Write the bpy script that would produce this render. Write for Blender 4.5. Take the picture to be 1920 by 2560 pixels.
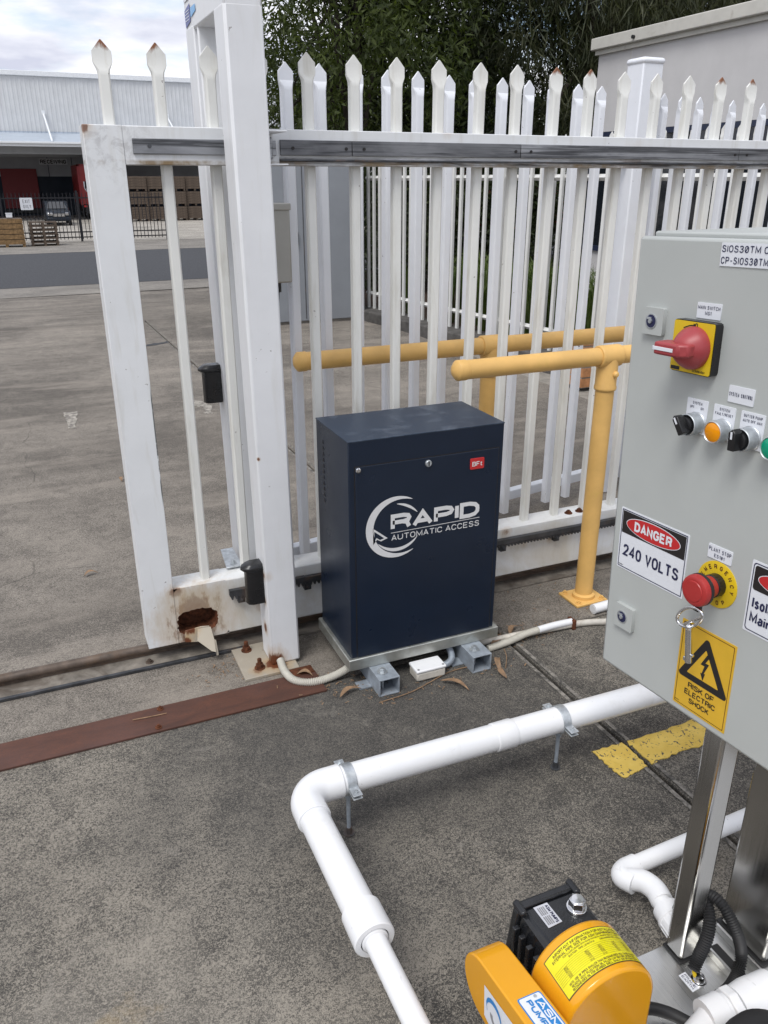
import bpy, bmesh, math, random
import numpy as np
from mathutils import Vector, Matrix
for o in list(bpy.data.objects): bpy.data.objects.remove(o, do_unlink=True)
S = bpy.context.scene
COL = S.collection
R = math.radians
random.seed(7); RNG = np.random.default_rng(7)

# ------------------------------------------------------------------ camera
cam = bpy.data.cameras.new('camera'); cam_ob = bpy.data.objects.new('camera', cam); COL.objects.link(cam_ob)
cam.sensor_fit = 'HORIZONTAL'; cam.sensor_width = 36.0; cam.lens = 36.0 * 2019 / 1920
cam.clip_start = 0.02; cam.clip_end = 3000
cam_ob.location = (0, 0, 1.6); cam_ob.rotation_euler = (R(90 - 22.35), 0, R(-23.4))
S.camera = cam_ob
S.render.resolution_x = 768; S.render.resolution_y = 1024
# ------------------------------------------------------------------ world: bright broken cloud
SUN_EL, SUN_ROT = R(58), R(-128)
w = bpy.data.worlds.new('World'); S.world = w; w.use_nodes = True
nt = w.node_tree; nt.nodes.clear()
def wn(t, **k):
    n = nt.nodes.new(t)
    for a, b in k.items(): setattr(n, a, b)
    return n
out = wn('ShaderNodeOutputWorld'); bg = wn('ShaderNodeBackground')
sky = wn('ShaderNodeTexSky', sky_type='NISHITA'); sky.sun_disc = False
sky.sun_elevation = SUN_EL; sky.sun_rotation = SUN_ROT; sky.air_density = 1.0; sky.dust_density = 1.5
tc = wn('ShaderNodeTexCoord'); sep = wn('ShaderNodeSeparateXYZ'); nt.links.new(tc.outputs['Generated'], sep.inputs[0])
mx = wn('ShaderNodeMath', operation='MAXIMUM'); nt.links.new(sep.outputs[2], mx.inputs[0]); mx.inputs[1].default_value = 0.0
ad = wn('ShaderNodeMath', operation='ADD'); nt.links.new(mx.outputs[0], ad.inputs[0]); ad.inputs[1].default_value = 0.16
dx = wn('ShaderNodeMath', operation='DIVIDE'); dy = wn('ShaderNodeMath', operation='DIVIDE')
nt.links.new(sep.outputs[0], dx.inputs[0]); nt.links.new(ad.outputs[0], dx.inputs[1])
nt.links.new(sep.outputs[1], dy.inputs[0]); nt.links.new(ad.outputs[0], dy.inputs[1])
cmb = wn('ShaderNodeCombineXYZ'); nt.links.new(dx.outputs[0], cmb.inputs[0]); nt.links.new(dy.outputs[0], cmb.inputs[1])
nz = wn('ShaderNodeTexNoise'); nz.inputs['Scale'].default_value = 1.35; nz.inputs['Detail'].default_value = 7; nz.inputs['Roughness'].default_value = 0.55
nt.links.new(cmb.outputs[0], nz.inputs['Vector'])
rmp = wn('ShaderNodeValToRGB'); rmp.color_ramp.elements[0].position = 0.30; rmp.color_ramp.elements[0].color = (0.0, 0.0, 0.0, 1)
rmp.color_ramp.elements[1].position = 0.50; rmp.color_ramp.elements[1].color = (1, 1, 1, 1)
nt.links.new(nz.outputs[0], rmp.inputs[0])
nz2 = wn('ShaderNodeTexNoise'); nz2.inputs['Scale'].default_value = 1.5; nz2.inputs['Detail'].default_value = 6
nt.links.new(cmb.outputs[0], nz2.inputs['Vector'])
rc = wn('ShaderNodeValToRGB'); rc.color_ramp.elements[0].position = 0.38; rc.color_ramp.elements[0].color = (4.0, 4.15, 4.95, 1)
rc.color_ramp.elements[1].position = 0.6; rc.color_ramp.elements[1].color = (7.0, 7.05, 7.3, 1)
nt.links.new(nz2.outputs[0], rc.inputs[0])
mixc = wn('ShaderNodeMixRGB'); nt.links.new(rmp.outputs[0], mixc.inputs[0]); nt.links.new(sky.outputs[0], mixc.inputs[1]); nt.links.new(rc.outputs[0], mixc.inputs[2])
nt.links.new(mixc.outputs[0], bg.inputs[0]); bg.inputs[1].default_value = 0.115
nt.links.new(bg.outputs[0], out.inputs[0])
# ------------------------------------------------------------------ sun, softened by cloud
sd = bpy.data.lights.new('sun', 'SUN'); so = bpy.data.objects.new('sun', sd); COL.objects.link(so)
sd.energy = 1.5; sd.angle = R(24); sd.color = (1.0, 0.985, 0.955)
so.rotation_euler = Vector((-math.sin(SUN_ROT) * math.cos(SUN_EL), -math.cos(SUN_ROT) * math.cos(SUN_EL), -math.sin(SUN_EL))).to_track_quat('-Z', 'Y').to_euler()
so.location = (0, 0, 30)
S.view_settings.view_transform = 'Standard'; S.view_settings.look = 'None'; S.view_settings.gamma = 1.0; S.view_settings.use_curve_mapping = False
S.view_settings.exposure = 0.58
S.render.engine = 'CYCLES'

# ------------------------------------------------------------------ materials
MATS = {}
class NT:
    def __init__(s, name):
        s.m = bpy.data.materials.new(name); s.m.use_nodes = True; s.t = s.m.node_tree; s.b = s.t.nodes['Principled BSDF']
        MATS[name] = s.m
    def n(s, t, **k):
        x = s.t.nodes.new(t)
        for a, b in k.items(): setattr(x, a, b)
        return x
    def l(s, a, b): s.t.links.new(a, b)
    def pos(s, obj=False, scale=None):
        o = s.n('ShaderNodeTexCoord').outputs['Object'] if obj else s.n('ShaderNodeNewGeometry').outputs['Position']
        if scale:
            m = s.n('ShaderNodeMapping'); m.inputs['Scale'].default_value = scale; s.l(o, m.inputs[0]); o = m.outputs[0]
        return o
    def noise(s, sc, det=4, rough=.55, vec=None, dist=0):
        x = s.n('ShaderNodeTexNoise'); x.inputs['Scale'].default_value = sc; x.inputs['Detail'].default_value = det
        x.inputs['Roughness'].default_value = rough; x.inputs['Distortion'].default_value = dist
        s.l(vec if vec is not None else s.pos(), x.inputs['Vector']); return x.outputs[0]
    def ramp(s, f, p0, c0, p1, c1):
        r = s.n('ShaderNodeValToRGB'); e = r.color_ramp.elements
        e[0].position, e[1].position = p0, p1
        e[0].color = (*c0, 1) if len(c0) == 3 else c0; e[1].color = (*c1, 1) if len(c1) == 3 else c1
        s.l(f, r.inputs[0]); return r.outputs[0]
    def mask(s, f, p0, p1): return s.ramp(f, p0, (0, 0, 0), p1, (1, 1, 1))
    def mix(s, f, a, b, mode='MIX'):
        x = s.n('ShaderNodeMixRGB', blend_type=mode)
        for i, v in ((0, f), (1, a), (2, b)):
            if hasattr(v, 'is_linked') or hasattr(v, 'links'): s.l(v, x.inputs[i])
            elif i == 0: x.inputs[0].default_value = v
            else: x.inputs[i].default_value = (*v, 1)
        return x.outputs[0]
    def math(s, op, a, b=0.0):
        x = s.n('ShaderNodeMath', operation=op)
        for i, v in ((0, a), (1, b)):
            if hasattr(v, 'links'): s.l(v, x.inputs[i])
            else: x.inputs[i].default_value = v
        return x.outputs[0]
    def col(s, c):
        if hasattr(c, 'links'): s.l(c, s.b.inputs['Base Color'])
        else: s.b.inputs['Base Color'].default_value = (*c, 1)
    def set(s, rough=None, metal=None, spec=None):
        if rough is not None:
            if hasattr(rough, 'links'): s.l(rough, s.b.inputs['Roughness'])
            else: s.b.inputs['Roughness'].default_value = rough
        if metal is not None: s.b.inputs['Metallic'].default_value = metal
        if spec is not None: s.b.inputs['Specular IOR Level'].default_value = spec
    def bump(s, h, strength=.3, dist=.002):
        b = s.n('ShaderNodeBump'); b.inputs['Strength'].default_value = strength; b.inputs['Distance'].default_value = dist
        s.l(h, b.inputs['Height']); s.l(b.outputs[0], s.b.inputs['Normal'])
    def near(s, p, r):      # 1 at point p falling to 0 at radius r (world position)
        d = s.n('ShaderNodeVectorMath', operation='DISTANCE'); s.l(s.pos(), d.inputs[0]); d.inputs[1].default_value = p
        x = s.n('ShaderNodeMapRange'); x.inputs[1].default_value = 0; x.inputs[2].default_value = r; x.inputs[3].default_value = 1; x.inputs[4].default_value = 0
        s.l(d.outputs['Value'], x.inputs[0]); return x.outputs[0]

def simple(name, c, rough=.5, metal=0, var=.12, sc=30, spec=.5, bump=0, obj=True, dirt=None):
    k = NT(name); p = k.pos(obj)
    f = k.noise(sc, 5, .6, p)
    a = tuple(max(0, v * (1 - var)) for v in c); b = tuple(min(1, v * (1 + var)) for v in c)
    cc = k.ramp(f, .35, a, .65, b)
    if dirt:
        g = k.noise(dirt[0], 6, .65, p, 1.0); cc = k.mix(k.math('MULTIPLY', k.mask(g, dirt[1], dirt[1] + .12), dirt[3]), cc, dirt[2])
    k.col(cc); k.set(k.ramp(k.noise(sc * .7, 3, .5, p), .3, (rough * .8,) * 3, .7, (min(1, rough * 1.2),) * 3), metal, spec)
    if bump: k.bump(k.noise(sc * 4, 3, .5, p), bump, .001)
    return k.m

RUST = (.14, .045, .018)
def white_paint(name, c, grime=.5, spots=(), tip=None, obj=False):
    k = NT(name); p = k.pos()
    base = k.ramp(k.noise(9, 5, .6, p), .3, tuple(v * .94 for v in c), .7, c)
    st = k.noise(1, 6, .62, k.pos(False, (26, 26, 3.2)), .4)                       # vertical water streaks
    base = k.mix(k.math('MULTIPLY', k.mask(st, .52, .74), .55 * grime), base, (.46, .43, .35))
    ch = k.noise(55, 3, .5, p)                                                     # chips
    gate = k.mask(k.noise(5, 3, .5, p), .5, .62)
    base = k.mix(k.math('MULTIPLY', k.mask(ch, .72, .735), gate), base, (.13, .10, .085))
    wig = k.noise(34, 6, .7, k.pos(False, (1, 1, .35)))
    for (pp, r, s) in spots:
        e = k.math('ADD', k.near(pp, r), k.math('MULTIPLY', k.math('SUBTRACT', wig, .5), .9))
        base = k.mix(k.math('MULTIPLY', k.mask(e, .25, .8), s * .7), base, (.44, .28, .12))
        base = k.mix(k.math('MULTIPLY', k.mask(e, .60, .74), s), base, RUST)
    if tip is not None:
        sp = k.n('ShaderNodeSeparateXYZ'); k.l(k.pos(True), sp.inputs[0])
        oi = k.n('ShaderNodeObjectInfo')
        sel = k.math('GREATER_THAN', oi.outputs['Alpha'], .5)
        h = k.n('ShaderNodeMapRange'); h.inputs[1].default_value = tip - .05; h.inputs[2].default_value = tip; k.l(sp.outputs[2], h.inputs[0])
        e = k.math('ADD', h.outputs[0], k.math('MULTIPLY', k.math('SUBTRACT', wig, .5), 1.2))
        base = k.mix(k.math('MULTIPLY', k.mask(e, .55, .8), sel), base, (.22, .085, .035))
    if name == 'gate_white':
        sp = k.n('ShaderNodeSeparateXYZ'); k.l(p, sp.inputs[0]); X_, Y_, Z_ = sp.outputs
        def band(o, c_, hw, soft): return k.mask(k.math('DIVIDE', k.math('SUBTRACT', hw + soft, k.math('ABSOLUTE', k.math('SUBTRACT', o, c_))), soft), 0, 1)
        gr_ = k.math('MULTIPLY', band(Z_, 1.652, .006, .012), k.math('GREATER_THAN', X_, .77)); gn = k.noise(1, 6, .7, k.pos(False, (3, 3, 60)), .5)
        base = k.mix(k.math('MULTIPLY', gr_, k.mask(gn, .38, .56)), base, (.05, .042, .036))
        base = k.mix(k.math('MULTIPLY', band(Z_, 1.645, .004, .006), k.mask(k.noise(5, 5, .7, p), .45, .62)), base, (.24, .17, .09))
        ed = k.math('MULTIPLY', k.math('MULTIPLY', band(X_, .319, .0035, .002), band(Z_, .80, .16, .05)), k.mask(k.noise(22, 5, .7, k.pos(False, (1, 1, .5))), .40, .45))
        base = k.mix(ed, base, (.09, .10, .10))
        base = k.mix(k.math('MULTIPLY', k.math('MULTIPLY', band(Z_, .16, .10, .03), k.mask(k.noise(3.5, 6, .65, p, .6), .38, .62)), .62), base, (.50, .45, .35))
        base = k.mix(k.math('MULTIPLY', band(Z_, .20, .06, .06), k.mask(k.noise(1, 5, .7, k.pos(False, (38, 38, 5))), .66, .73)), base, (.20, .085, .03))
        sc2 = k.math('MULTIPLY', k.near((.29, 2.58, 1.70), .16), k.mask(k.noise(26, 6, .7, p, .5), .48, .60)); base = k.mix(k.math('MULTIPLY', sc2, .55), base, (.34, .33, .33))
    k.col(base); k.set(.42, 0, .5); k.bump(k.noise(60, 3, .5, p), .05, .001)
    return k.m

# concrete of the yard
def concrete(name, dark, light, fine=1.0, streak=False):
    k = NT(name); p = k.pos()
    f1 = k.noise(290, 2, .6, p, 1.3); f2 = k.noise(120, 3, .6, p, .9)
    fine_ = k.math('ADD', k.math('MULTIPLY', f1, .65), k.math('MULTIPLY', f2, .35))
    big = k.noise(.8, 6, .62, p, .6); mid = k.noise(11, 5, .75, p, .8)
    patch = k.math('ADD', k.math('MULTIPLY', big, .62), k.math('MULTIPLY', mid, .38))
    # share of bleached grains grows in the worn patches
    thr = k.math('ADD', k.math('MULTIPLY', k.math('SUBTRACT', patch, .5), .62), fine_)
    c = k.ramp(thr, .445, dark, .575, light)
    c = k.mix(k.math('MULTIPLY', k.mask(k.noise(1.3, 6, .62, p, .9), .50, .74), .30), c, tuple(v * 1.1 for v in dark))
    if name == 'concrete':
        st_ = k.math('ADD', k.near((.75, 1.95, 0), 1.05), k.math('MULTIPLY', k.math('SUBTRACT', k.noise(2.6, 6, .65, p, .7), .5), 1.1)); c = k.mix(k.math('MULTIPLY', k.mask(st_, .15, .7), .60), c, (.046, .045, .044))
        lt_ = k.math('ADD', k.near((-.1, .95, 0), .9), k.math('MULTIPLY', k.math('SUBTRACT', k.noise(3.2, 6, .7, p, .7), .5), 1.2)); c = k.mix(k.math('MULTIPLY', k.mask(lt_, .3, .9), .42), c, (.30, .275, .235))
        c = k.mix(k.math('MULTIPLY', k.mask(k.noise(7, 5, .7, p, 1.2), .60, .68), .35), c, (.25, .23, .20))
        ys = k.math('ADD', k.near((-.05, 1.22, 0), .2), k.math('MULTIPLY', k.math('SUBTRACT', k.noise(16, 5, .7, p), .5), 1.4)); c = k.mix(k.math('MULTIPLY', k.mask(ys, .6, .9), .3), c, (.30, .21, .09))
    if name == 'concrete_drive':
        vo = k.n('ShaderNodeTexVoronoi', feature='DISTANCE_TO_EDGE'); vo.inputs['Scale'].default_value = .55; dv_ = k.n('ShaderNodeMixRGB'); dv_.inputs[0].default_value = .12; k.l(p, dv_.inputs[1]); nn_ = k.n('ShaderNodeTexNoise'); nn_.inputs['Scale'].default_value = 4; nn_.inputs['Detail'].default_value = 6; k.l(p, nn_.inputs['Vector']); k.l(nn_.outputs['Color'], dv_.inputs[2]); k.l(dv_.outputs[0], vo.inputs['Vector'])
        c = k.mix(k.math('MULTIPLY', k.math('MULTIPLY', k.math('LESS_THAN', vo.outputs['Distance'], .0016), k.mask(k.noise(1.3, 3, .5, p), .5, .56)), .55), c, tuple(v * .5 for v in dark))
    c = k.mix(k.math('MULTIPLY', k.mask(k.noise(330, 2, .5, p), .62, .70), .55), c, tuple(min(1, v * 1.5) for v in light))
    if streak:
        s2 = k.noise(1, 6, .62, k.pos(False, (.30, 1.5, 1)), .6)
        c = k.mix(k.math('MULTIPLY', k.mask(s2, .47, .66), .45), c, (.075, .066, .057))
        c = k.mix(k.math('MULTIPLY', k.mask(k.noise(1, 6, .65, k.pos(False, (.8, 3.4, 1)), .4), .52, .68), .5), c, (.30, .265, .225))
    k.col(c); k.set(.86, 0, .3); k.bump(fine_, .5 * fine, .003)
    return k.m
concrete('concrete', (.047, .044, .040), (.268, .242, .202), streak=False)
concrete('concrete_drive', (.085, .076, .066), (.275, .246, .210), .6, True)
concrete('concrete_street', (.13, .12, .108), (.28, .26, .23), .3)
concrete('concrete_pale', (.20, .185, .165), (.44, .41, .36), .3)
simple('asphalt', (.052, .054, .060), .9, 0, .2, 40, .3, .3, False)
simple('kerb', (.26, .24, .21), .9, 0, .2, 12, .3, .3, False)
k = NT('joint_cement'); k.col(k.ramp(k.noise(30, 6, .7, k.pos(), .6), .42, (.07, .065, .058), .6, (.26, .24, .21))); k.set(.9)
simple('kerb_dark', (.085, .08, .075), .9, 0, .3, 9, .3, .4, False)
simple('soil', (.05, .034, .025), .95, 0, .4, 20, .2, .5, False)
k = NT('yellow_ground_paint'); p = k.pos()
pit = k.mask(k.noise(85, 3, .6, p, .6), .60, .635)
sc_ = k.mask(k.noise(13, 4, .6, p, .4), .66, .70)
k.col(k.mix(k.math('MAXIMUM', pit, sc_), k.ramp(k.noise(20, 4, .6, p), .3, (.62, .42, .07), .7, (.72, .52, .12)), (.085, .075, .06))); k.set(.6); k.bump(pit, .4, .002)
k = NT('worn_white_paint'); p = k.pos()
k.col(k.mix(k.mask(k.noise(28, 5, .7, p, .8), .43, .58), (.36, .335, .29), (.14, .125, .11))); k.set(.85)
# painted steel
white_paint('gate_white', (.74, .755, .765), .6, [((.39, 2.57, .15), .25, 1.0), ((.392, 2.57, .20), .12, .8), ((.325, 2.575, .27), .055, .8), ((.213, 2.58, 1.74), .06, .8), ((1.66, 2.57, .265), .05, .9), ((1.75, 2.57, .19), .03, .8), ((1.88, 2.57, .20), .035, .8), ((.62, 2.57, .15), .07, .35), ((1.35, 2.6, 1.745), .05, .5), ((2.1, 2.58, 1.65), .12, .35)])
white_paint('gate_pale_white', (.74, .74, .705), .9, tip=1.685)
white_paint('portal_white', (.745, .755, .77), .32, [((.61, 2.39, .03), .09, 1.0), ((.605, 2.42, .26), .035, .9), ((.603, 2.44, .14), .05, .9), ((.605, 2.41, .36), .04, .8), ((.6, 2.39, .78), .012, .9)])
white_paint('plate_cream', (.36, .32, .26), .6, [((.62, 2.40, .01), .10, 1.0), ((.55, 2.38, .01), .05, .6)])
white_paint('torn_steel', (.46, .41, .33), .5, [((.36, 2.57, .12), .06, 1.0), ((.345, 2.57, .075), .04, 1.0)])
white_paint('fence_white', (.77, .79, .83), .12)
white_paint('thin_fence_white', (.66, .66, .64), .6)
k = NT('rusty_plate'); p = k.pos()
c = k.ramp(k.noise(7, 6, .65, k.pos(False, (1, 3, 1)), .5), .3, (.062, .027, .019), .7, (.115, .045, .027)); c = k.mix(k.math('MULTIPLY', k.mask(k.noise(160, 3, .6, p), .5, .7), .5), c, (.05, .028, .024))
c = k.mix(k.math('MULTIPLY', k.mask(k.noise(2.2, 4, .5, p), .48, .62), .35), c, (.115, .065, .06))
k.col(c); k.set(.72, .1); k.bump(k.noise(120, 4, .6, p), .3, .001)
simple('rust', (.10, .035, .016), .85, .1, .5, 60, .3, .5)
simple('rail_foot', (.19, .17, .145), .85, 0, .35, 14, .3, .3, False, (5, .5, (.07, .052, .04), .6))
simple('rail_steel', (.105, .078, .06), .6, .2, .35, 18, .5, .3, False, (6, .5, (.16, .10, .06), .5))
k = NT('worn_steel'); g = k.noise(1, 6, .65, k.pos(False, (1.2, 1, 55)), .8); c = k.ramp(k.noise(1, 5, .6, k.pos(False, (5, 1, 18)), .4), .3, (.20, .205, .215), .7, (.42, .43, .45)); c = k.mix(k.math('MULTIPLY', k.mask(g, .5, .6), .75), c, (.03, .031, .035)); k.col(c); k.set(.38, .75)
k = NT('dark_steel_strip'); g = k.noise(1, 6, .65, k.pos(False, (1.2, 1, 55)), .8); c = k.ramp(k.noise(1, 5, .6, k.pos(False, (5, 1, 18)), .4), .3, (.09, .092, .10), .7, (.25, .255, .265)); c = k.mix(k.math('MULTIPLY', k.mask(g, .5, .6), .75), c, (.03, .031, .035)); k.col(c); k.set(.38, .75)
simple('dark_steel', (.075, .078, .085), .45, .6, .35, 14, .5, .1, False, (7, .54, (.2, .12, .07), .5))
simple('galvanised', (.52, .55, .57), .42, .75, .22, 40, .5, .05)
simple('galvanised_grey', (.33, .37, .415), .5, .35, .15, 40, .5, .05, True, (14, .62, (.2, .12, .07), .6))
simple('zinc_tray', (.46, .47, .44), .38, .8, .25, 9, .5, 0, True, (6, .56, (.30, .29, .22), .6))
k = NT('brushed_stainless')
g = k.noise(1, 4, .6, k.pos(True, (420, 420, 2.0))); k.col(k.ramp(g, .3, (.43, .425, .41), .7, (.50, .49, .475))); k.set(k.ramp(g, .3, (.17,) * 3, .7, (.25,) * 3), 1.0)
k = NT('brushed_plate'); g = k.noise(1, 4, .6, k.pos(True, (420, 4, 420))); k.col(k.ramp(g, .3, (.60, .60, .59), .7, (.72, .72, .70))); k.set(k.ramp(g, .3, (.26,) * 3, .7, (.4,) * 3), 1.0)
simple('chrome', (.74, .74, .75), .12, 1.0, .05)
simple('yellow_paint', (.70, .425, .135), .45, 0, .10, 6, .45, .03, False, (9, .62, (.64, .43, .10), .5))
simple('navy_paint', (.0060, .0130, .029), .32, 0, .05, 9, .45)
k = NT('navy_sky_sheen'); p = k.pos(True); k.col(k.mix(k.math('MULTIPLY', k.mask(k.noise(9, 6, .65, p, .8), .5, .72), .35), (.017, .031, .056), (.16, .19, .24))); k.set(.42)  # sky sheen on the cabinet top painted in as lighter navy, plus dust patches
simple('white_vinyl', (.66, .66, .66), .4, 0, .03)
k = NT('pvc'); p = k.pos(True); c = k.ramp(k.noise(6, 5, .6, p), .3, (.74, .75, .765), .7, (.79, .79, .79)); c = k.mix(k.math('MULTIPLY', k.mask(k.noise(8, 6, .65, p, .7), .58, .72), .28), c, (.52, .50, .45))
sc1 = k.math('MULTIPLY', k.mask(k.noise(1, 4, .6, k.pos(True, (85, 30, 85)), .6), .665, .69), k.mask(k.noise(5, 3, .5, p), .5, .6)); c = k.mix(k.math('MULTIPLY', sc1, .6), c, (.27, .26, .24)); k.col(c); k.set(.3, 0, .5)
simple('pvc_old', (.55, .52, .46), .5, 0, .12, 20, .5, 0, True, (9, .55, (.28, .24, .19), .6))
simple('black_plastic', (.011, .011, .012), .3, 0, .1)
simple('black_rubber', (.016, .016, .017), .55, 0, .1)
simple('enclosure_grey', (.43, .45, .435), .38, 0, .025, 5, .45, .03)
simple('red_plastic', (.38, .028, .026), .38, 0, .05)
simple('switch_red', (.33, .045, .050), .42, 0, .05)
simple('signal_yellow', (.66, .46, .012), .4, 0, .04)
simple('sign_amber', (.66, .40, .028), .38, 0, .04)
simple('label_white', (.70, .72, .76), .4, 0, .02)
simple('sign_red', (.50, .022, .024), .4, 0, .04)
simple('ink_black', (.014, .012, .012), .5, 0, .05)
simple('ink_navy', (.012, .015, .06), .5, 0, .05)
simple('ink_grey', (.25, .25, .26), .5, 0, .05)
simple('ink_blue', (.02, .20, .52), .4, 0, .05)
simple('sky_blue_film', (.18, .42, .72), .4, 0, .1)
simple('purple_film', (.13, .15, .36), .45, 0, .15)
simple('pump_orange', (.72, .33, .012), .22, 0, .03, 6, .5, .04)
simple('pump_label', (.72, .66, .01), .3, 0, .03)
simple('pump_label_edge', (.10, .06, .02), .4)
simple('cast_black', (.013, .014, .016), .26, 0, .2, 40, .5, .35)
simple('amber_lens', (.75, .27, .0), .2, 0, .05)
simple('green_lens', (.0, .30, .17), .2, 0, .05)
simple('conduit_beige', (.52, .50, .44), .5, 0, .08)
simple('leaf_litter', (.24, .15, .085), .8, 0, .3, 40)
simple('brick', (.42, .20, .09), .85, 0, .2, 30, .3, .3)
simple('kiosk_grey', (.235, .25, .27), .45, 0, .05, 3, .5, 0, False)
simple('cream_wall', (.56, .55, .55), .7, 0, .05, 2, .4, .05, False, (1.2, .6, (.40, .37, .35), .3))
simple('cream_trim', (.55, .535, .49), .6, 0, .06, 6, .4, .05, False, (4, .6, (.33, .29, .24), .5))
simple('window_frame_navy', (.02, .028, .06), .4)
k = NT('window_glass'); k.col((.012, .015, .02)); k.set(.06, 0, .6)
simple('cladding', (.585, .595, .605), .5, .1, .05, 1.5, .5, 0, False)
simple('cladding_blue', (.40, .45, .51), .45, .1, .05, 1.5, .5, 0, False)
simple('fascia_white', (.72, .74, .76), .5)
simple('precast_grey', (.34, .35, .37), .8, 0, .08, 1, .3, 0, False)
simple('sign_grey', (.55, .56, .58), .6)
simple('dull_stainless', (.44, .43, .40), .4, .7, .06, 6)
simple('precast_navy', (.018, .025, .038), .7, 0, .1, 1, .3, 0, False)
simple('roller_red', (.20, .014, .018), .55, 0, .1)
simple('timber', (.20, .125, .06), .85, 0, .35, 9, .3, .2)
simple('timber_grey', (.095, .072, .055), .85, 0, .3, 9, .3, .2)
simple('black_fence', (.010, .010, .014), .5)
simple('car_blue', (.012, .018, .028), .3, .3)
simple('van_red', (.26, .02, .02), .4)
simple('bark', (.055, .045, .038), .9, 0, .4, 14, .2, .6)
def leafm(name, a, b, tr):
    k = NT(name); oi = k.noise(3.1, 3, .6)
    c = k.ramp(oi, .3, a, .7, b); k.col(c); k.set(.55, 0, .35)
    t = k.n('ShaderNodeBsdfTranslucent'); k.l(k.mix(1.0, c, (1.5, 1.7, .7), 'MULTIPLY'), t.inputs[0])
    mx_ = k.n('ShaderNodeMixShader'); mx_.inputs[0].default_value = tr
    k.l(k.b.outputs[0], mx_.inputs[1]); k.l(t.outputs[0], mx_.inputs[2]); k.l(mx_.outputs[0], k.t.nodes['Material Output'].inputs[0])
leafm('leaf_broad', (.020, .033, .010), (.085, .108, .024), .28)
leafm('leaf_broad_dark', (.014, .023, .010), (.048, .062, .020), .2)
leafm('leaf_needle', (.026, .036, .018), (.075, .078, .032), .2)
leafm('leaf_strap', (.04, .075, .016), (.13, .17, .04), .25)

# ------------------------------------------------------------------ mesh helpers
class MB:
    def __init__(s): s.v = []; s.f = []
    def add(s, vs, fs):
        o = len(s.v); s.v += [tuple(p) for p in vs]; s.f += [tuple(i + o for i in f) for f in fs]; return s
    def box(s, x0, y0, z0, x1, y1, z1):
        vs = [(x, y, z) for z in (z0, z1) for y in (y0, y1) for x in (x0, x1)]
        return s.add(vs, [(0, 2, 3, 1), (4, 5, 7, 6), (0, 1, 5, 4), (2, 6, 7, 3), (0, 4, 6, 2), (1, 3, 7, 5)])
    def tube(s, pts, r, n=12, cap=True, closed=False):
        pts = [Vector(p) for p in pts]; m = len(pts)
        rs = r if isinstance(r, (list, tuple)) else [r] * m
        tg = []
        for i in range(m):
            a = pts[(i - 1) % m] if (closed or i > 0) else pts[i]; b = pts[(i + 1) % m] if (closed or i < m - 1) else pts[i]
            t = (b - a); tg.append(t.normalized() if t.length > 1e-9 else (tg[-1] if tg else Vector((0, 0, 1))))
        up = Vector((0, 0, 1)) if abs(tg[0].z) < .9 else Vector((1, 0, 0))
        nn = tg[0].cross(up).normalized(); rings = []
        for i in range(m):
            nn = (nn - tg[i] * nn.dot(tg[i])); nn = nn.normalized(); bb = tg[i].cross(nn)
            rings.append([pts[i] + (nn * math.cos(2 * math.pi * j / n) + bb * math.sin(2 * math.pi * j / n)) * rs[i] for j in range(n)])
        vs = [p for rg in rings for p in rg]; fs = []
        for i in range(m if closed else m - 1):
            k2 = (i + 1) % m
            for j in range(n):
                j2 = (j + 1) % n; fs.append((i * n + j, i * n + j2, k2 * n + j2, k2 * n + j))
        if cap and not closed: fs += [tuple(range(n))[::-1], tuple((m - 1) * n + j for j in range(n))]
        return s.add(vs, fs)
    def cyl(s, p, q, r, r2=None, n=20, cap=True): return s.tube([p, q], [r, r if r2 is None else r2], n, cap)
    def lathe(s, prof, o, ax, n=28):       # prof: (distance along axis, radius)
        ax = Vector(ax).normalized(); o = Vector(o)
        a = ax.cross(Vector((0, 0, 1)) if abs(ax.z) < .9 else Vector((1, 0, 0))).normalized(); b = ax.cross(a)
        vs = []; fs = []
        for (h, r) in prof: vs += [o + ax * h + (a * math.cos(2 * math.pi * j / n) + b * math.sin(2 * math.pi * j / n)) * max(r, 1e-5) for j in range(n)]
        for i in range(len(prof) - 1):
            for j in range(n): j2 = (j + 1) % n; fs.append((i * n + j, i * n + j2, (i + 1) * n + j2, (i + 1) * n + j))
        fs += [tuple(range(n))[::-1], tuple((len(prof) - 1) * n + j for j in range(n))]
        return s.add(vs, fs)
    def prism(s, poly, a, b, fn):          # fn(u, v, h) -> xyz
        n = len(poly); vs = [fn(u, v, a) for u, v in poly] + [fn(u, v, b) for u, v in poly]
        return s.add(vs, [tuple(range(n))[::-1], tuple(range(n, 2 * n))] + [(i, (i + 1) % n, n + (i + 1) % n, n + i) for i in range(n)])
    def flat(s, poly, fn): return s.add([fn(u, v) for u, v in poly], [tuple(range(len(poly)))])
    def hexbolt(s, p, ax, r=.011, h=.008, wash=True):
        ax = Vector(ax).normalized(); p = Vector(p)
        if wash: s.cyl(p, p + ax * .0025, r * 1.55, n=16); p = p + ax * .0025
        return s.cyl(p, p + ax * h, r, n=6).cyl(p + ax * h, p + ax * (h + .004), r * .55, n=8)
    def mesh(s, name, smooth=35, off=None):
        m = bpy.data.meshes.new(name)
        vs = s.v if off is None else [tuple(off @ Vector(p)) for p in s.v]
        m.from_pydata(vs, [], s.f); m.update()
        b = bmesh.new(); b.from_mesh(m); bmesh.ops.recalc_face_normals(b, faces=b.faces); b.to_mesh(m); b.free()
        if smooth: m.shade_smooth(); m.set_sharp_from_angle(angle=R(smooth))
        return m
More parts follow.
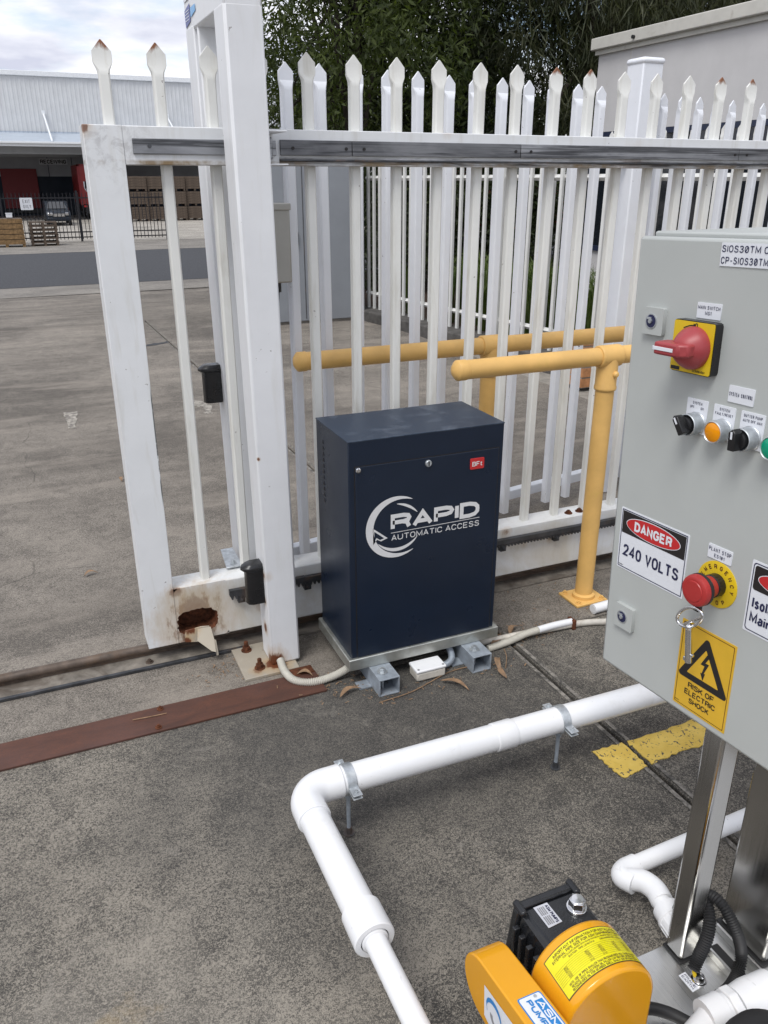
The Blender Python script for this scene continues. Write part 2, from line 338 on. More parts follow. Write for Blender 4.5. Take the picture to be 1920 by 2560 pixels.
def link(name, me, mat=None, parent=None, loc=None, rot=None):
    o = bpy.data.objects.new(name, me); COL.objects.link(o)
    if mat and me is not None and not me.materials: me.materials.append(MATS[mat])
    if parent: o.parent = parent
    if loc is not None: o.location = loc
    if rot is not None: o.rotation_euler = rot
    return o
def tag(o, label, cat, group=None):
    o['label'] = label; o['category'] = cat
    if group: o['group'] = group
    return o
def thing(name, label, cat, loc=(0, 0, 0), rot=(0, 0, 0), group=None):
    o = bpy.data.objects.new(name, None); COL.objects.link(o); o.location = loc; o.rotation_euler = rot; o.empty_display_size = .1
    return tag(o, label, cat, group)
def rootof(o):
    while o.parent: o = o.parent
    return o
def part(parent, name, mb, mat, bevel=0, smooth=35, local=False, label=None, seg=2):
    r = rootof(parent)
    M = None if local else Matrix.LocRotScale(r.location, r.rotation_euler, None).inverted()
    o = link(name, mb.mesh(name, smooth, M), mat, parent)
    if bevel: bv = o.modifiers.new('bevel', 'BEVEL'); bv.width = bevel; bv.segments = seg; bv.limit_method = 'ANGLE'; bv.angle_limit = R(40)
    if label: o['label'] = label
    return o
def solo(name, mb, mat, label, cat, loc=(0, 0, 0), bevel=0, group=None, smooth=35):
    o = link(name, mb.mesh(name, smooth, Matrix.Translation(-Vector(loc))), mat, None, loc)
    if bevel: bv = o.modifiers.new('bevel', 'BEVEL'); bv.width = bevel; bv.segments = 2; bv.limit_method = 'ANGLE'; bv.angle_limit = R(40)
    return tag(o, label, cat, group)
def struct(name, mb, mat, parent=None, bevel=0):
    o = link(name, mb.mesh(name, 30), mat, parent)
    if not parent: o['kind'] = 'structure'
    if bevel: bv = o.modifiers.new('bevel', 'BEVEL'); bv.width = bevel; bv.segments = 2
    return o
def curve(ctrl, n=12):                       # Catmull-Rom through the control points
    P = [Vector(p) for p in ctrl]; P = [P[0] * 2 - P[1]] + P + [P[-1] * 2 - P[-2]]; o = []
    for i in range(1, len(P) - 2):
        for j in range(n):
            t = j / n; a, b, c, d = P[i - 1:i + 3]
            o.append(.5 * ((2 * b) + (c - a) * t + (2 * a - 5 * b + 4 * c - d) * t * t + (3 * b - a - 3 * c + d) * t ** 3))
    return o + [P[-2]]
def even(pts, step):
    o = [pts[0]]; acc = 0
    for a, b in zip(pts[:-1], pts[1:]):
        L = (b - a).length
        while acc + L >= step:
            t = (step - acc) / L; a = a.lerp(b, t); o.append(a); L = (b - a).length; acc = 0
        acc += L
    return o
def corrugated(ctrl, r, step=.0045, amp=.0016, n=12):
    p = even(curve(ctrl, 30), step / 2); return MB().tube(p, [r + (amp if i % 2 else -amp) for i in range(len(p))], n)
# stroked sans-serif letters: each glyph is a set of pen lines on a unit-high grid
O_ = [(.3, 1), (.12, .94), (.02, .76), (0, .5), (.02, .24), (.12, .06), (.3, 0), (.48, .06), (.58, .24), (.6, .5), (.58, .76), (.48, .94), (.3, 1)]
GL = {'A': [[(0, 0), (.3, 1), (.6, 0)], [(.13, .3), (.47, .3)]], 'B': [[(.3, .53), (0, .53), (0, 1), (.36, 1), (.52, .92), (.55, .76), (.5, .6), (.36, .53)], [(0, .53), (0, 0), (.38, 0), (.55, .08), (.6, .26), (.54, .44), (.38, .53)]],
 'C': [[(.59, .74), (.5, .93), (.3, 1), (.11, .93), (.01, .74), (0, .5), (.01, .26), (.11, .07), (.3, 0), (.5, .07), (.59, .26)]], 'D': [[(.3, 0), (0, 0), (0, 1), (.3, 1), (.5, .9), (.59, .7), (.6, .5), (.59, .3), (.5, .1), (.3, 0)]],
 'E': [[(.54, 1), (0, 1), (0, 0), (.56, 0)], [(.0, .52), (.48, .52)]], 'F': [[(.54, 1), (0, 1), (0, 0)], [(.0, .5), (.46, .5)]], 'G': [[(.59, .76), (.5, .93), (.3, 1), (.11, .93), (.01, .74), (0, .5), (.01, .26), (.11, .07), (.3, 0), (.5, .07), (.6, .22), (.6, .47), (.33, .47)]],
 'H': [[(0, 0), (0, 1)], [(.6, 0), (.6, 1)], [(0, .52), (.6, .52)]], 'I': [[(0, 0), (0, 1)]], 'J': [[(.46, 1), (.46, .25), (.4, .06), (.23, 0), (.06, .06), (0, .27)]], 'K': [[(0, 0), (0, 1)], [(.56, 1), (.02, .42)], [(.2, .6), (.6, 0)]], 'L': [[(0, 1), (0, 0), (.5, 0)]],
 'M': [[(0, 0), (0, 1), (.36, .15), (.72, 1), (.72, 0)]], 'N': [[(0, 0), (0, 1), (.58, 0), (.58, 1)]], 'O': [O_], 'P': [[(0, 0), (0, 1), (.38, 1), (.54, .92), (.59, .74), (.54, .55), (.38, .47), (.0, .47)]], 'Q': [O_, [(.38, .22), (.62, -.06)]],
 'R': [[(0, 0), (0, 1), (.38, 1), (.54, .92), (.58, .75), (.54, .57), (.38, .49), (.0, .49)], [(.34, .49), (.5, .4), (.58, 0)]], 'S': [[(.55, .77), (.48, .93), (.29, 1), (.1, .94), (.03, .77), (.09, .61), (.29, .53), (.5, .44), (.58, .26), (.5, .07), (.29, 0), (.08, .06), (0, .24)]],
 'T': [[(.3, 0), (.3, 1)], [(0, 1), (.6, 1)]], 'U': [[(0, 1), (0, .32), (.07, .1), (.3, 0), (.53, .1), (.6, .32), (.6, 1)]], 'V': [[(0, 1), (.3, 0), (.6, 1)]], 'W': [[(0, 1), (.2, 0), (.4, .85), (.6, 0), (.8, 1)]], 'X': [[(0, 0), (.58, 1)], [(0, 1), (.58, 0)]], 'Y': [[(.3, 0), (.3, .45), (0, 1)], [(.3, .45), (.6, 1)]], 'Z': [[(0, 1), (.58, 1), (0, 0), (.6, 0)]],
 '0': [[(p[0] * .9, p[1]) for p in O_]], 'Ø': [[(p[0] * .9, p[1]) for p in O_], [(.06, .06), (.48, .94)]], '1': [[(.0, .8), (.22, 1), (.22, 0)]], '2': [[(.01, .74), (.1, .93), (.29, 1), (.48, .93), (.55, .75), (.47, .53), (0, 0), (.57, 0)]], '3': [[(.02, .8), (.1, .95), (.28, 1), (.46, .94), (.52, .77), (.45, .6), (.24, .53), (.46, .46), (.56, .27), (.48, .07), (.28, 0), (.08, .06), (0, .22)]], '4': [[(.42, 0), (.42, 1), (0, .28), (.58, .28)]],
 '5': [[(.5, 1), (.08, 1), (.03, .5), (.27, .6), (.48, .52), (.56, .31), (.48, .08), (.27, 0), (.07, .06), (0, .22)]], '6': [[(.5, .9), (.3, 1), (.1, .86), (0, .5), (.05, .15), (.28, 0), (.5, .1), (.56, .3), (.48, .5), (.28, .58), (.05, .42)]], '7': [[(0, 1), (.56, 1), (.2, 0)]], '8': [[(.28, .54), (.08, .64), (.06, .86), (.28, 1), (.5, .86), (.48, .64), (.28, .54), (.04, .42), (.02, .14), (.28, 0), (.54, .14), (.52, .42), (.28, .54)]], '9': [[(.05, .1), (.28, 0), (.46, .14), (.56, .5), (.5, .85), (.28, 1), (.06, .9), (0, .7), (.08, .5), (.28, .42), (.52, .58)]],
 '-': [[(0, .45), (.34, .45)]], '/': [[(0, -.05), (.36, 1.05)]], '.': [[(0, 0), (0, .1)]], ':': [[(0, .1), (0, .2)], [(0, .6), (0, .7)]],
 'a': [[(.04, .6), (.22, .7), (.4, .6), (.42, .45), (.42, 0)], [(.42, .4), (.14, .38), (0, .2), (.12, 0), (.3, .03), (.42, .16)]], 'c': [[(.42, .56), (.24, .7), (.06, .6), (0, .35), (.06, .1), (.24, 0), (.43, .14)]], 'd': [[(.44, 1), (.44, 0)], [(.44, .5), (.24, .7), (.06, .6), (0, .35), (.06, .1), (.24, 0), (.44, .2)]], 'e': [[(0, .37), (.46, .37), (.4, .6), (.23, .7), (.06, .6), (0, .35), (.06, .1), (.24, 0), (.44, .12)]], 'f': [[(.3, 1), (.17, .98), (.12, .85), (.12, 0)], [(0, .68), (.28, .68)]],
 'h': [[(0, 0), (0, 1)], [(0, .48), (.2, .7), (.38, .62), (.42, .45), (.42, 0)]], 'i': [[(0, 0), (0, .68)], [(0, .86), (0, .98)]], 'l': [[(0, 0), (0, 1)]], 'n': [[(0, 0), (0, .7)], [(0, .48), (.2, .7), (.38, .62), (.42, .45), (.42, 0)]], 'o': [[(.22, .7), (.05, .6), (0, .35), (.05, .1), (.22, 0), (.4, .1), (.45, .35), (.4, .6), (.22, .7)]], 'r': [[(0, 0), (0, .7)], [(0, .45), (.12, .65), (.28, .69)]], 's': [[(.38, .56), (.2, .7), (.04, .6), (.04, .44), (.2, .36), (.38, .27), (.39, .1), (.2, 0), (0, .12)]], 't': [[(.12, .92), (.12, .14), (.2, .02), (.32, .02)], [(0, .68), (.3, .68)]]}
def pen(pl_, w_):                             # a pen line given width, mitred at its corners
    n = len(pl_); closed = (Vector(pl_[0]) - Vector(pl_[-1])).length < 1e-6
    P = [Vector(p) for p in (pl_[:-1] if closed else pl_)]; n = len(P); A = []; B = []
    for i in range(n):
        d0 = (P[i] - P[i - 1]).normalized() if (closed or i > 0) else (P[1] - P[0]).normalized()
        d1_ = (P[(i + 1) % n] - P[i]).normalized() if (closed or i < n - 1) else d0
        t = (d0 + d1_); t = t.normalized() if t.length > 1e-4 else d0; nn = Vector((-t.y, t.x)); k_ = 1 / max(.45, nn.dot(Vector((-d0.y, d0.x))))
        e = Vector((0, 0)) if closed or 0 < i < n - 1 else (d0 * (-w_ * .5 if i == 0 else w_ * .5) if n < 3 and False else Vector((0, 0)))
        A.append(P[i] + e + nn * w_ / 2 * k_); B.append(P[i] + e - nn * w_ / 2 * k_)
    m = n if closed else n - 1
    return A + B, [(i, (i + 1) % n, n + (i + 1) % n, n + i) for i in range(m)]
def strokes(s, W, H, wt):                     # pen outlines of a line of text W wide and H high
    w_ = wt * H; gap = w_ + H * (.07 if wt > .15 else .17); adv = sum(max(p[0] for l in GL[c] for p in l) for c in s if c != ' '); ns = s.count(' ')
    fixed = gap * (len(s) - 1) + ns * H * .12; xs = max(.15, (W - w_ - fixed) / (adv * H)) if adv else 1.0
    if xs <= .15: gap *= .6
    x = w_ / 2; o = []
    for c in s:
        if c == ' ': x += H * .12 + gap; continue
        g = GL[c]
        for k_, l in enumerate(g): o.append((k_, pen([(x + p[0] * xs * H, w_ / 2 + p[1] * (H - w_)) for p in l], w_)))
        x += max(p[0] for l in g for p in l) * xs * H + gap
    return o, x - gap + w_ / 2
def lettering(parent, s, u0, u1, v0, v1, fn, mat, bold=0.0, local=False, name='lettering', **kw):
    uc_, vc_ = (u0 + u1) / 2, (v0 + v1) / 2; f0 = Vector(fn(uc_, vc_)); eu_ = (u1 - u0) * .02; ev_ = (v1 - v0) * .05
    du = Vector(fn(uc_ + eu_, vc_)) - f0; dv = Vector(fn(uc_, vc_ + ev_)) - f0; su_, sv_ = du.length / eu_, dv.length / ev_; W, H = (u1 - u0) * su_, (v1 - v0) * sv_
    wt = .12 + bold * 4.6; st_, tot = strokes(s, W, H, wt); k2 = W / tot; mb = MB()
    for k_, (pts, fs) in st_:
        off = []
        for p in pts:
            u, v = u0 + p.x * k2 / su_, v0 + p.y / sv_; q_ = Vector(fn(u, v)); nn = (Vector(fn(u + eu_ * .1, v)) - q_).cross(Vector(fn(u, v + ev_ * .1)) - q_).normalized(); off.append(q_ + nn * (.00012 * k_))
        mb.add(off, fs)
    return part(parent, name, mb, mat, 0, 0, local)
def rrect(u0, v0, u1, v1, r, n=4):
    o = []
    for cu, cv, a0 in ((u1 - r, v0 + r, -90), (u1 - r, v1 - r, 0), (u0 + r, v1 - r, 90), (u0 + r, v0 + r, 180)):
        for i in range(n + 1): a = R(a0 + 90 * i / n); o.append((cu + r * math.cos(a), cv + r * math.sin(a)))
    return o
def ring(outer, inner, fn):
    n = len(outer); return MB().add([fn(*p) for p in outer] + [fn(*p) for p in inner], [(i, (i + 1) % n, n + (i + 1) % n, n + i) for i in range(n)])
def soup(name, quads, mat, parent=None):       # quads: (n, 4, 3)
    n = len(quads); me = bpy.data.meshes.new(name)
    me.vertices.add(n * 4); me.vertices.foreach_set('co', np.asarray(quads, np.float32).ravel())
    me.loops.add(n * 4); me.loops.foreach_set('vertex_index', np.arange(n * 4, dtype=np.int32))
    me.polygons.add(n); me.polygons.foreach_set('loop_start', np.arange(0, n * 4, 4, dtype=np.int32)); me.polygons.foreach_set('loop_total', np.full(n, 4, np.int32))
    me.update(); me.validate()
    return link(name, me, mat, parent)
# ------------------------------------------------------------------ ground, road, pavements
def gz(Y): return 0.0 if Y < 10.4 else (-.03 * (Y - 10.4) if Y < 35.4 else -.75)
def sheet(name, mat, x0, x1, y0, y1, dz, parent=None, slope=0.0):
    ys = sorted({y0, y1} | {y for y in (10.4, 35.4) if y0 < y < y1}); mb = MB()
    for a, b in zip(ys[:-1], ys[1:]):
        mb.add([(x0, a + slope * x0, gz(a) + dz), (x1, a + slope * x1, gz(a) + dz), (x1, b + slope * x1, gz(b) + dz), (x0, b + slope * x0, gz(b) + dz)], [(0, 1, 2, 3)])
    return struct(name, mb, mat, parent)
g = sheet('ground', 'soil', -1500, 1500, -60, 2500, -.055)
def jx(y): return 1.512 - .02 * y
def slab(pts, mat):
    return struct('concrete_slab', MB().prism(pts, -.05, 0, lambda u, v, h: (u, v, h)), mat, yard, .006)
yard = struct('yard_pavement', MB().box(-6, -4, -.054, 7, 10.4, -.03), 'kerb')
G = .006
slab([(-6, -4), (jx(-4) - G, -4), (jx(2.235) - G, 2.235), (-6, 2.235)], 'concrete')
slab([(jx(-4) + G, -4), (3.95, -4), (3.95, 2.235), (jx(2.235) + G, 2.235)], 'concrete')
slab([(-6, 2.247), (jx(2.247) - G, 2.247), (jx(10.4) - G, 10.4), (-6, 10.4)], 'concrete_drive')
slab([(jx(2.247) + G, 2.247), (3.95, 2.247), (3.95, 8.22), (jx(8.22) + G, 8.22)], 'concrete_drive')
slab([(jx(8.232) + G, 8.232), (3.95, 8.232), (3.95, 10.4), (jx(10.4) + G, 10.4)], 'concrete_drive')
sheet('driveway', 'concrete_drive', -6, 3.9, 10.4, 15.2, 0)
sheet('gutter', 'concrete_street', -40, 60, 14.2, 16.0, .006, None, .06)
sheet('road', 'asphalt', -60, 80, 16.0, 28.6, .010, None, .06)
sheet('far_gutter', 'concrete_street', -60, 80, 28.6, 29.6, .014, None, .06)
sheet('footpath', 'concrete_street', -60, 80, 29.6, 37.0, .006, None, .06)
sheet('apron', 'concrete_pale', -60, 60, 36.9, 100, .012)
for sx in (-1, 1):
    mbj = MB()
    for a_, b_ in ((-4, 2.235), (2.247, 10.4)): mbj.add([(jx(a_) + sx * .0125, a_, .0025), (jx(a_) + sx * .026, a_, .0025), (jx(b_) + sx * .026, b_, .0025), (jx(b_) + sx * .0125, b_, .0025)], [(0, 1, 2, 3)])
    struct('joint_edge', mbj, 'joint_cement', yard)
# yellow paint worn by traffic, in two pieces on either side of the joint
def ragged(pts, amp, seed, m=9):
    rr = random.Random(seed); o = []
    for i in range(len(pts)):
        a, b = pts[i], pts[(i + 1) % len(pts)]
        for j in range(m): t = j / m; o.append((a[0] + (b[0] - a[0]) * t + rr.uniform(-amp, amp), a[1] + (b[1] - a[1]) * t + rr.uniform(-amp, amp)))
    return o
pl = lambda u, v, h: (u, v, h)
struct('yellow_floor_marking', MB().prism(ragged([(1.365, 1.567), (1.368, 1.50), (1.378, 1.436), (1.474, 1.449), (1.476, 1.566)], .004, 1), .001, .004, pl), 'yellow_ground_paint')
struct('yellow_floor_marking', MB().prism(ragged([(1.49, 1.563), (1.49, 1.454), (1.60, 1.462), (1.76, 1.455), (1.90, 1.46), (1.90, 1.572), (1.72, 1.567)], .004, 2), .001, .004, pl), 'yellow_ground_paint')
struct('white_floor_marking', MB().prism(ragged([(.135, 6.29), (.225, 6.28), (.18, 5.83), (.13, 5.84)], .012, 3), .001, .003, pl), 'worn_white_paint')
struct('white_floor_marking', MB().prism(ragged([(1.0, 6.29), (1.12, 6.27), (1.18, 6.05), (1.14, 5.83), (1.09, 5.85), (1.12, 6.05), (1.02, 6.16)], .012, 4), .001, .003, pl), 'worn_white_paint')
struct('crack_patch', MB().prism(ragged([(.98, 8.66), (1.31, 8.80), (1.33, 8.90), (1.1, 8.80), (.95, 8.73)], .02, 5), .001, .003, pl), 'asphalt')
# ------------------------------------------------------------------ garden edge
def fx(y): return 3.95 + .15 * (9.6 - y)          # line of the far thin fence
kb = thing('garden_kerb', 'dark weathered concrete kerb under the thin white fence', 'kerb', (3.85, 7, 0))
part(kb, 'kerb_stone', MB().prism([(fx(9.7) - .22, 9.7), (fx(5.6) - .22, 5.6), (fx(5.6) + .12, 5.6), (fx(9.7) + .12, 9.7)], -.04, .12, pl), 'kerb_dark', .012)
struct('garden_bed', MB().prism([(fx(9.7) + .1, 9.7), (fx(2.6) + .1, 2.6), (40, 2.6), (40, 14.3), (3.9, 14.3), (3.9, 10.5)], -.05, .07, pl), 'soil')
# brick pier at the kerb's end
bp = thing('brick_pier', 'low orange brick pier at the end of the garden kerb', 'pier', (4.22, 5.5, 0))
bm_ = MB().box(-.115, -.05, 0, .115, .05, .072).mesh('brick', 30)
part(bp, 'mortar_core', MB().box(-.108, -.108, 0, .108, .108, .44), 'kerb', 0, 35, True)
for c in range(5):
    for s in (-1, 1):
        link('brick', bm_, 'brick', bp, (0, s * .062, .008 + c * .086) if c % 2 == 0 else (s * .062, 0, .008 + c * .086), (0, 0, 0 if c % 2 == 0 else R(90)))
# ------------------------------------------------------------------ warehouse across the road
WZ = -.75
wh = thing('warehouse', 'pale metal-clad warehouse with a deep awning across the road', 'building', (4, 60, WZ))
def ribbed(x0, x1, y, z0, z1, pitch, d, mat, name):
    mb = MB(); xs = []; x = x0
    while x < x1: xs += [(x, 0), (x + pitch * .55, 0), (x + pitch * .65, -d), (x + pitch * .9, -d)]; x += pitch
    xs.append((x1, 0)); n = len(xs)
    mb.add([(a, y + b, z0) for a, b in xs] + [(a, y + b, z1) for a, b in xs], [(i, i + 1, n + i + 1, n + i) for i in range(n - 1)])
    return part(wh, name, mb, mat, 0, 20)
ribbed(-30, 6.8, 60, 4.35, 7.55, .26, .022, 'cladding', 'wall_cladding'); ribbed(6.9, 24, 60, 4.35, 7.62, .26, .022, 'cladding', 'wall_cladding')
part(wh, 'wall_core', MB().box(-30, 60.06, 3.2, 24, 60.4, 7.5), 'cladding')
part(wh, 'roof', MB().box(-30.2, 59.85, 7.5, 24.2, 90, 7.78), 'fascia_white', .02)
part(wh, 'downpipe', MB().cyl((6.85, 59.85, 4.3), (6.85, 59.85, 7.5), .07, n=10), 'fascia_white')
ribbed(-30, 24, 59.9, 3.75, 4.42, .26, .04, 'cladding_blue', 'awning_cladding')
aw = part(wh, 'awning', MB().prism([(56, 3.62), (60, 4.35), (60, 4.25), (56, 3.52)], -30, 24, lambda u, v, h: (h, u, v)), 'cladding_blue')
part(wh, 'fascia', MB().box(-30, 55.93, 3.42, 24, 56, 3.68), 'fascia_white', .01)
part(wh, 'gutter', MB().box(-30, 55.8, 3.58, 24, 55.93, 3.69), 'fascia_white', .01)
part(wh, 'soffit_beam', MB().box(-30, 57.5, 3.05, 24, 57.7, 3.45), 'precast_grey')
part(wh, 'soffit_beam', MB().box(-30, 62.5, 3.0, 24, 62.7, 3.35), 'precast_grey')
part(wh, 'soffit', MB().box(-30, 60, 3.5, 24, 67, 3.6), 'precast_grey')
for x in (2.75, 10.35, -5): part(wh, 'tie_rod', MB().cyl((x, 59.9, 5.45), (x + .12, 56.3, 3.72), .055, n=8).box(x - .1, 59.75, 5.38, x + .1, 59.9, 5.6), 'fascia_white')
YB = 66.0; kx = YB / 56
part(wh, 'back_wall', MB().box(-30, YB, 1.83, 24, YB + .3, 3.6), 'precast_grey')
part(wh, 'back_wall', MB().box(-30, YB + .01, WZ, 24, YB + .3, 1.83), 'precast_navy')
part(wh, 'end_wall', MB().box(-30.3, 60, WZ, -30, 90, 7.5), 'cladding'); part(wh, 'end_wall', MB().box(24, 60, WZ, 24.3, 90, 7.62), 'cladding')
for x in (1.7 * kx - 3.0 * kx, ) :
    pass
def roller(x0, x1, z0, z1):
    d = part(wh, 'roller_door', MB().box(x0, YB - .12, z0, x1, YB - .02, z1), 'roller_red')
    n = 12
    for i in range(n):
        h = (z1 - z0) / n; part(d, 'slat', MB().box(x0 + .03, YB - .16, z0 + i * h + .02, x1 - .03, YB - .12, z0 + (i + 1) * h - .02), 'roller_red')
roller(-.25 * kx, 1.72 * kx, -.25, 2.32); roller(-4.6, -2.0, -.25, 2.32)
part(wh, 'dock_bumper', MB().box(-.25 * kx, YB - .3, -.55, 1.75 * kx, YB - .02, -.3), 'black_rubber')
rs = part(wh, 'receiving_sign', MB().box(1.95 * kx, YB - .06, 2.60, 3.52 * kx, YB - .01, 2.98), 'sign_grey')
lettering(rs, 'RECEIVING', 2.0 * kx, 3.46 * kx, 2.65, 2.92, lambda u, v: (u, YB - .07, v), 'ink_black', .02)
for x in (2.4 * kx, 3.75 * kx): part(wh, 'wall_joint', MB().box(x, YB - .02, 1.83, x + .04, YB, 3.5), 'precast_navy')
# red delivery truck in the loading bay
tk = thing('delivery_truck', 'red box truck with white lettering under the warehouse awning', 'truck', (5.2, 60, WZ))
part(tk, 'cargo_box', MB().box(4.2, 58.0, .15, 6.7, 64, 2.5), 'van_red', .03)
part(tk, 'chassis', MB().box(4.4, 58.1, -.35, 6.5, 64, .15), 'black_rubber')
part(tk, 'rear_frame', MB().box(4.15, 57.96, .12, 4.3, 58.06, 2.52).box(4.15, 57.96, 2.4, 6.75, 58.06, 2.52), 'roller_red')
for y in (59, 62.6):
    for x in (4.45, 6.2): wl = part(tk, 'wheel', MB().cyl((x, y, -.3), (x + .28, y, -.3), .45, n=24), 'black_rubber', .03); part(wl, 'rim', MB().cyl((x - .01, y, -.3), (x + .1, y, -.3), .22, n=18), 'galvanised')
tl = lambda u, v: (u, 57.95, v)
lettering(tk, 'UE', 4.44, 4.95, 1.0, 1.6, tl, 'label_white', .04)
part(tk, 'tail_light', MB().box(4.3, 57.92, .0, 4.5, 57.97, .1), 'sign_red')
# stacked timber bins
crate_n = [0]
def crate_meshes(w, d, h):
    sl = MB().box(-w / 2, -.012, 0, w / 2, .012, h / 6.2).mesh('slat', 0); sd_ = MB().box(-.012, -d / 2, 0, .012, d / 2, h / 6.2).mesh('slat', 0)
    return sl, sd_
def crate(x, y, z, w, d, h, label, mat, group, ms, cat='crate'):
    c = thing('timber_crate', label, cat, (x, y, z), (0, 0, 0), group)
    part(c, 'bin_body', MB().box(-w / 2 + .02, -d / 2 + .02, .12, w / 2 - .02, d / 2 - .02, h - .03), 'timber_grey', 0, 0, True)
    for i in range(5):
        zz = .12 + i * (h - .12) / 5
        link('slat', ms[0], mat, c, (0, -d / 2 - .003, zz)); link('slat', ms[1], mat, c, (-w / 2 - .003, 0, zz))
    for px in (-w / 2 + .06, 0, w / 2 - .06): part(c, 'bearer', MB().box(px - .05, -d / 2, 0, px + .05, d / 2, .12), mat, 0, 0, True)
    return c
ms = crate_meshes(1.13, 1.1, .80)
tiers = ['bottom', 'second', 'third', 'top']
for j in range(5):
    for t in range(3 if j != 1 else 3):
        crate(7.15 + j * 1.17, 54.4 + (j * .1), WZ + .012 + t * .86, 1.13, 1.1, .84, '%s grey timber bin of the %s stack from the red truck' % (['bottom', 'middle', 'top'][t], ['first', 'second', 'third', 'fourth', 'fifth'][j]), 'timber_grey', 'timber bins stacked by the warehouse', ms)
# black picket fence on the far side of the road
bf = thing('picket_fence', 'black steel picket fence beside the far footpath', 'fence', (2, 37, WZ))
pk = MB().box(-.013, -.013, .1, .013, .013, 1.87).mesh('picket', 0)
for i in range(62): link('picket', pk, 'black_fence', bf, (-5.1 + i * .145, 0, 0))
for z in (.16, .36, 1.66): part(bf, 'rail', MB().box(-5.2, -.02, z, 3.95, .02, z + .045), 'black_fence', 0, 0, True)
for x in (-5.2, -2.35, .5, 3.95): part(bf, 'post', MB().box(x - .04, -.04, 0, x + .04, .04, 1.95), 'black_fence', 0, 0, True)
for x in (-5.2,): pass
sg = thing('exit_only_sign', 'white square sign reading exit only on the black fence', 'sign', (.6, 36.96, .5))
part(sg, 'panel', MB().prism(rrect(.36, .50, .82, .95, .03), 36.93, 36.95, lambda u, v, h: (u, h, v)), 'label_white')
lettering(sg, 'EXIT', .46, .73, .755, .885, lambda u, v: (u, 36.925, v), 'ink_grey', .0); lettering(sg, 'ONLY', .46, .75, .565, .695, lambda u, v: (u, 36.925, v), 'ink_grey', .0)
ms2 = crate_meshes(1.3, 1.1, 1.0)
crate(-.33, 35.0, WZ + .01, 1.3, 1.1, 1.04, 'brown timber crate standing on the footpath at the fence', 'timber', None, ms2)
for x, y, lab, m in ((-.1, 35, 'small white carton on the brown timber crate', 'label_white'), (-.55, 34.8, 'orange plastic tub on the brown timber crate', 'pump_orange')):
    b = thing('carton' if m == 'label_white' else 'tub', lab, 'box', (x, y, .3)); part(b, 'body', MB().box(-.11, -.1, 0, .11, .1, .14), m, .01, 35, True); part(b, 'lid', MB().box(-.12, -.11, .14, .12, .11, .16), m, .005, 35, True)
bx_ = MB().box(-.5, -.05, 0, .5, .05, .022).mesh('board', 0)
for t in range(6):
    p_ = thing('pallet', 'bare timber pallet, number %s up in the pile at the black fence' % ['one', 'two', 'three', 'four', 'five', 'six'][t], 'pallet', (1.02, 35.2, WZ + .012 + t * .145), (0, 0, R(random.uniform(-2, 2))), 'pallets piled at the fence')
    for y in (-.45, -.22, 0, .22, .45): link('board', bx_, 'timber_grey', p_, (0, y, .12))
    for y in (-.45, 0, .45): link('board', bx_, 'timber_grey', p_, (0, y, 0))
    for x in (-.44, 0, .44): part(p_, 'bearer', MB().box(x - .045, -.5, .022, x + .045, .5, .12), 'timber_grey', 0, 0, True)
# parked car in the loading bay
cr = thing('parked_car', 'dark sedan parked facing the road in front of the dock', 'car', (2.35, 52, WZ))
def carprof(zs, w): return [(-w, zs[0]), (w, zs[0]), (w, zs[1]), (w * .86, zs[2]), (-w * .86, zs[2]), (-w, zs[1])]
part(cr, 'body', MB().prism([(50.3, -.5), (50.25, -.2), (50.4, .02), (51.3, .1), (52.0, .48), (53.3, .5), (53.9, .12), (54.3, .08), (54.35, -.5)], 1.72, 2.98, lambda u, v, h: (h, u, v)), 'car_blue', .06)
part(cr, 'windscreen', MB().add([(1.84, 51.28, .13), (2.86, 51.28, .13), (2.76, 51.93, .47), (1.94, 51.93, .47)], [(0, 1, 2, 3)]), 'window_glass')
part(cr, 'grille', MB().box(2.05, 50.2, -.25, 2.65, 50.26, -.1), 'chrome')
part(cr, 'bumper', MB().box(1.75, 50.18, -.47, 2.95, 50.3, -.3), 'car_blue', .03)
for x in (1.8, 2.66): part(cr, 'headlight', MB().box(x, 50.22, -.2, x + .24, 50.34, -.06), 'chrome', .02)
for x in (1.7, 2.86):
    for y in (50.9, 53.6): wl = part(cr, 'wheel', MB().cyl((x, y, -.47), (x + .15, y, -.47), .27, n=20), 'black_rubber')
# ------------------------------------------------------------------ cream building on the right
cb = thing('cream_building', 'cream rendered office with a parapet and dark strip windows', 'building', (8, 6, 0))
X0, X1, Y0, Y1 = 7.0, 16.0, -2.0, 9.44
part(cb, 'upper_wall', MB().box(X0, Y0, 2.16, X1, Y1, 3.12), 'cream_wall')
part(cb, 'lower_wall', MB().box(X0, Y0, 0, X1, Y1, .74), 'cream_wall')
part(cb, 'parapet', MB().box(X0 - .09, Y0 - .09, 3.08, X1 + .05, Y1 + .07, 3.215), 'cream_trim', .012)
part(cb, 'parapet_lip', MB().box(X0 - .04, Y0 - .05, 3.03, X1 + .03, Y1 + .03, 3.08), 'cream_trim')
part(cb, 'sill', MB().box(X0 - .03, Y0, .74, X0 + .2, Y1, .80), 'window_frame_navy')
part(cb, 'room_core', MB().box(X0 + .5, Y0 + .3, .74, X1 - .3, Y1 - .3, 2.16), 'precast_navy')
y = Y1; i = 0
while y > Y0 + .2:
    f = part(cb, 'window', MB().box(X0 + .02, y - 1.18, .80, X0 + .05, y - .06, 2.16), 'window_glass')
    part(f, 'frame', MB().box(X0 - .005, y - .06, .80, X0 + .10, y, 2.16).box(X0 - .005, y - 1.24, .80, X0 + .1, y - 1.18, 2.16).box(X0 - .003, y - 1.18, 2.10, X0 + .1, y - .06, 2.157), 'window_frame_navy'); y -= 1.26; i += 1
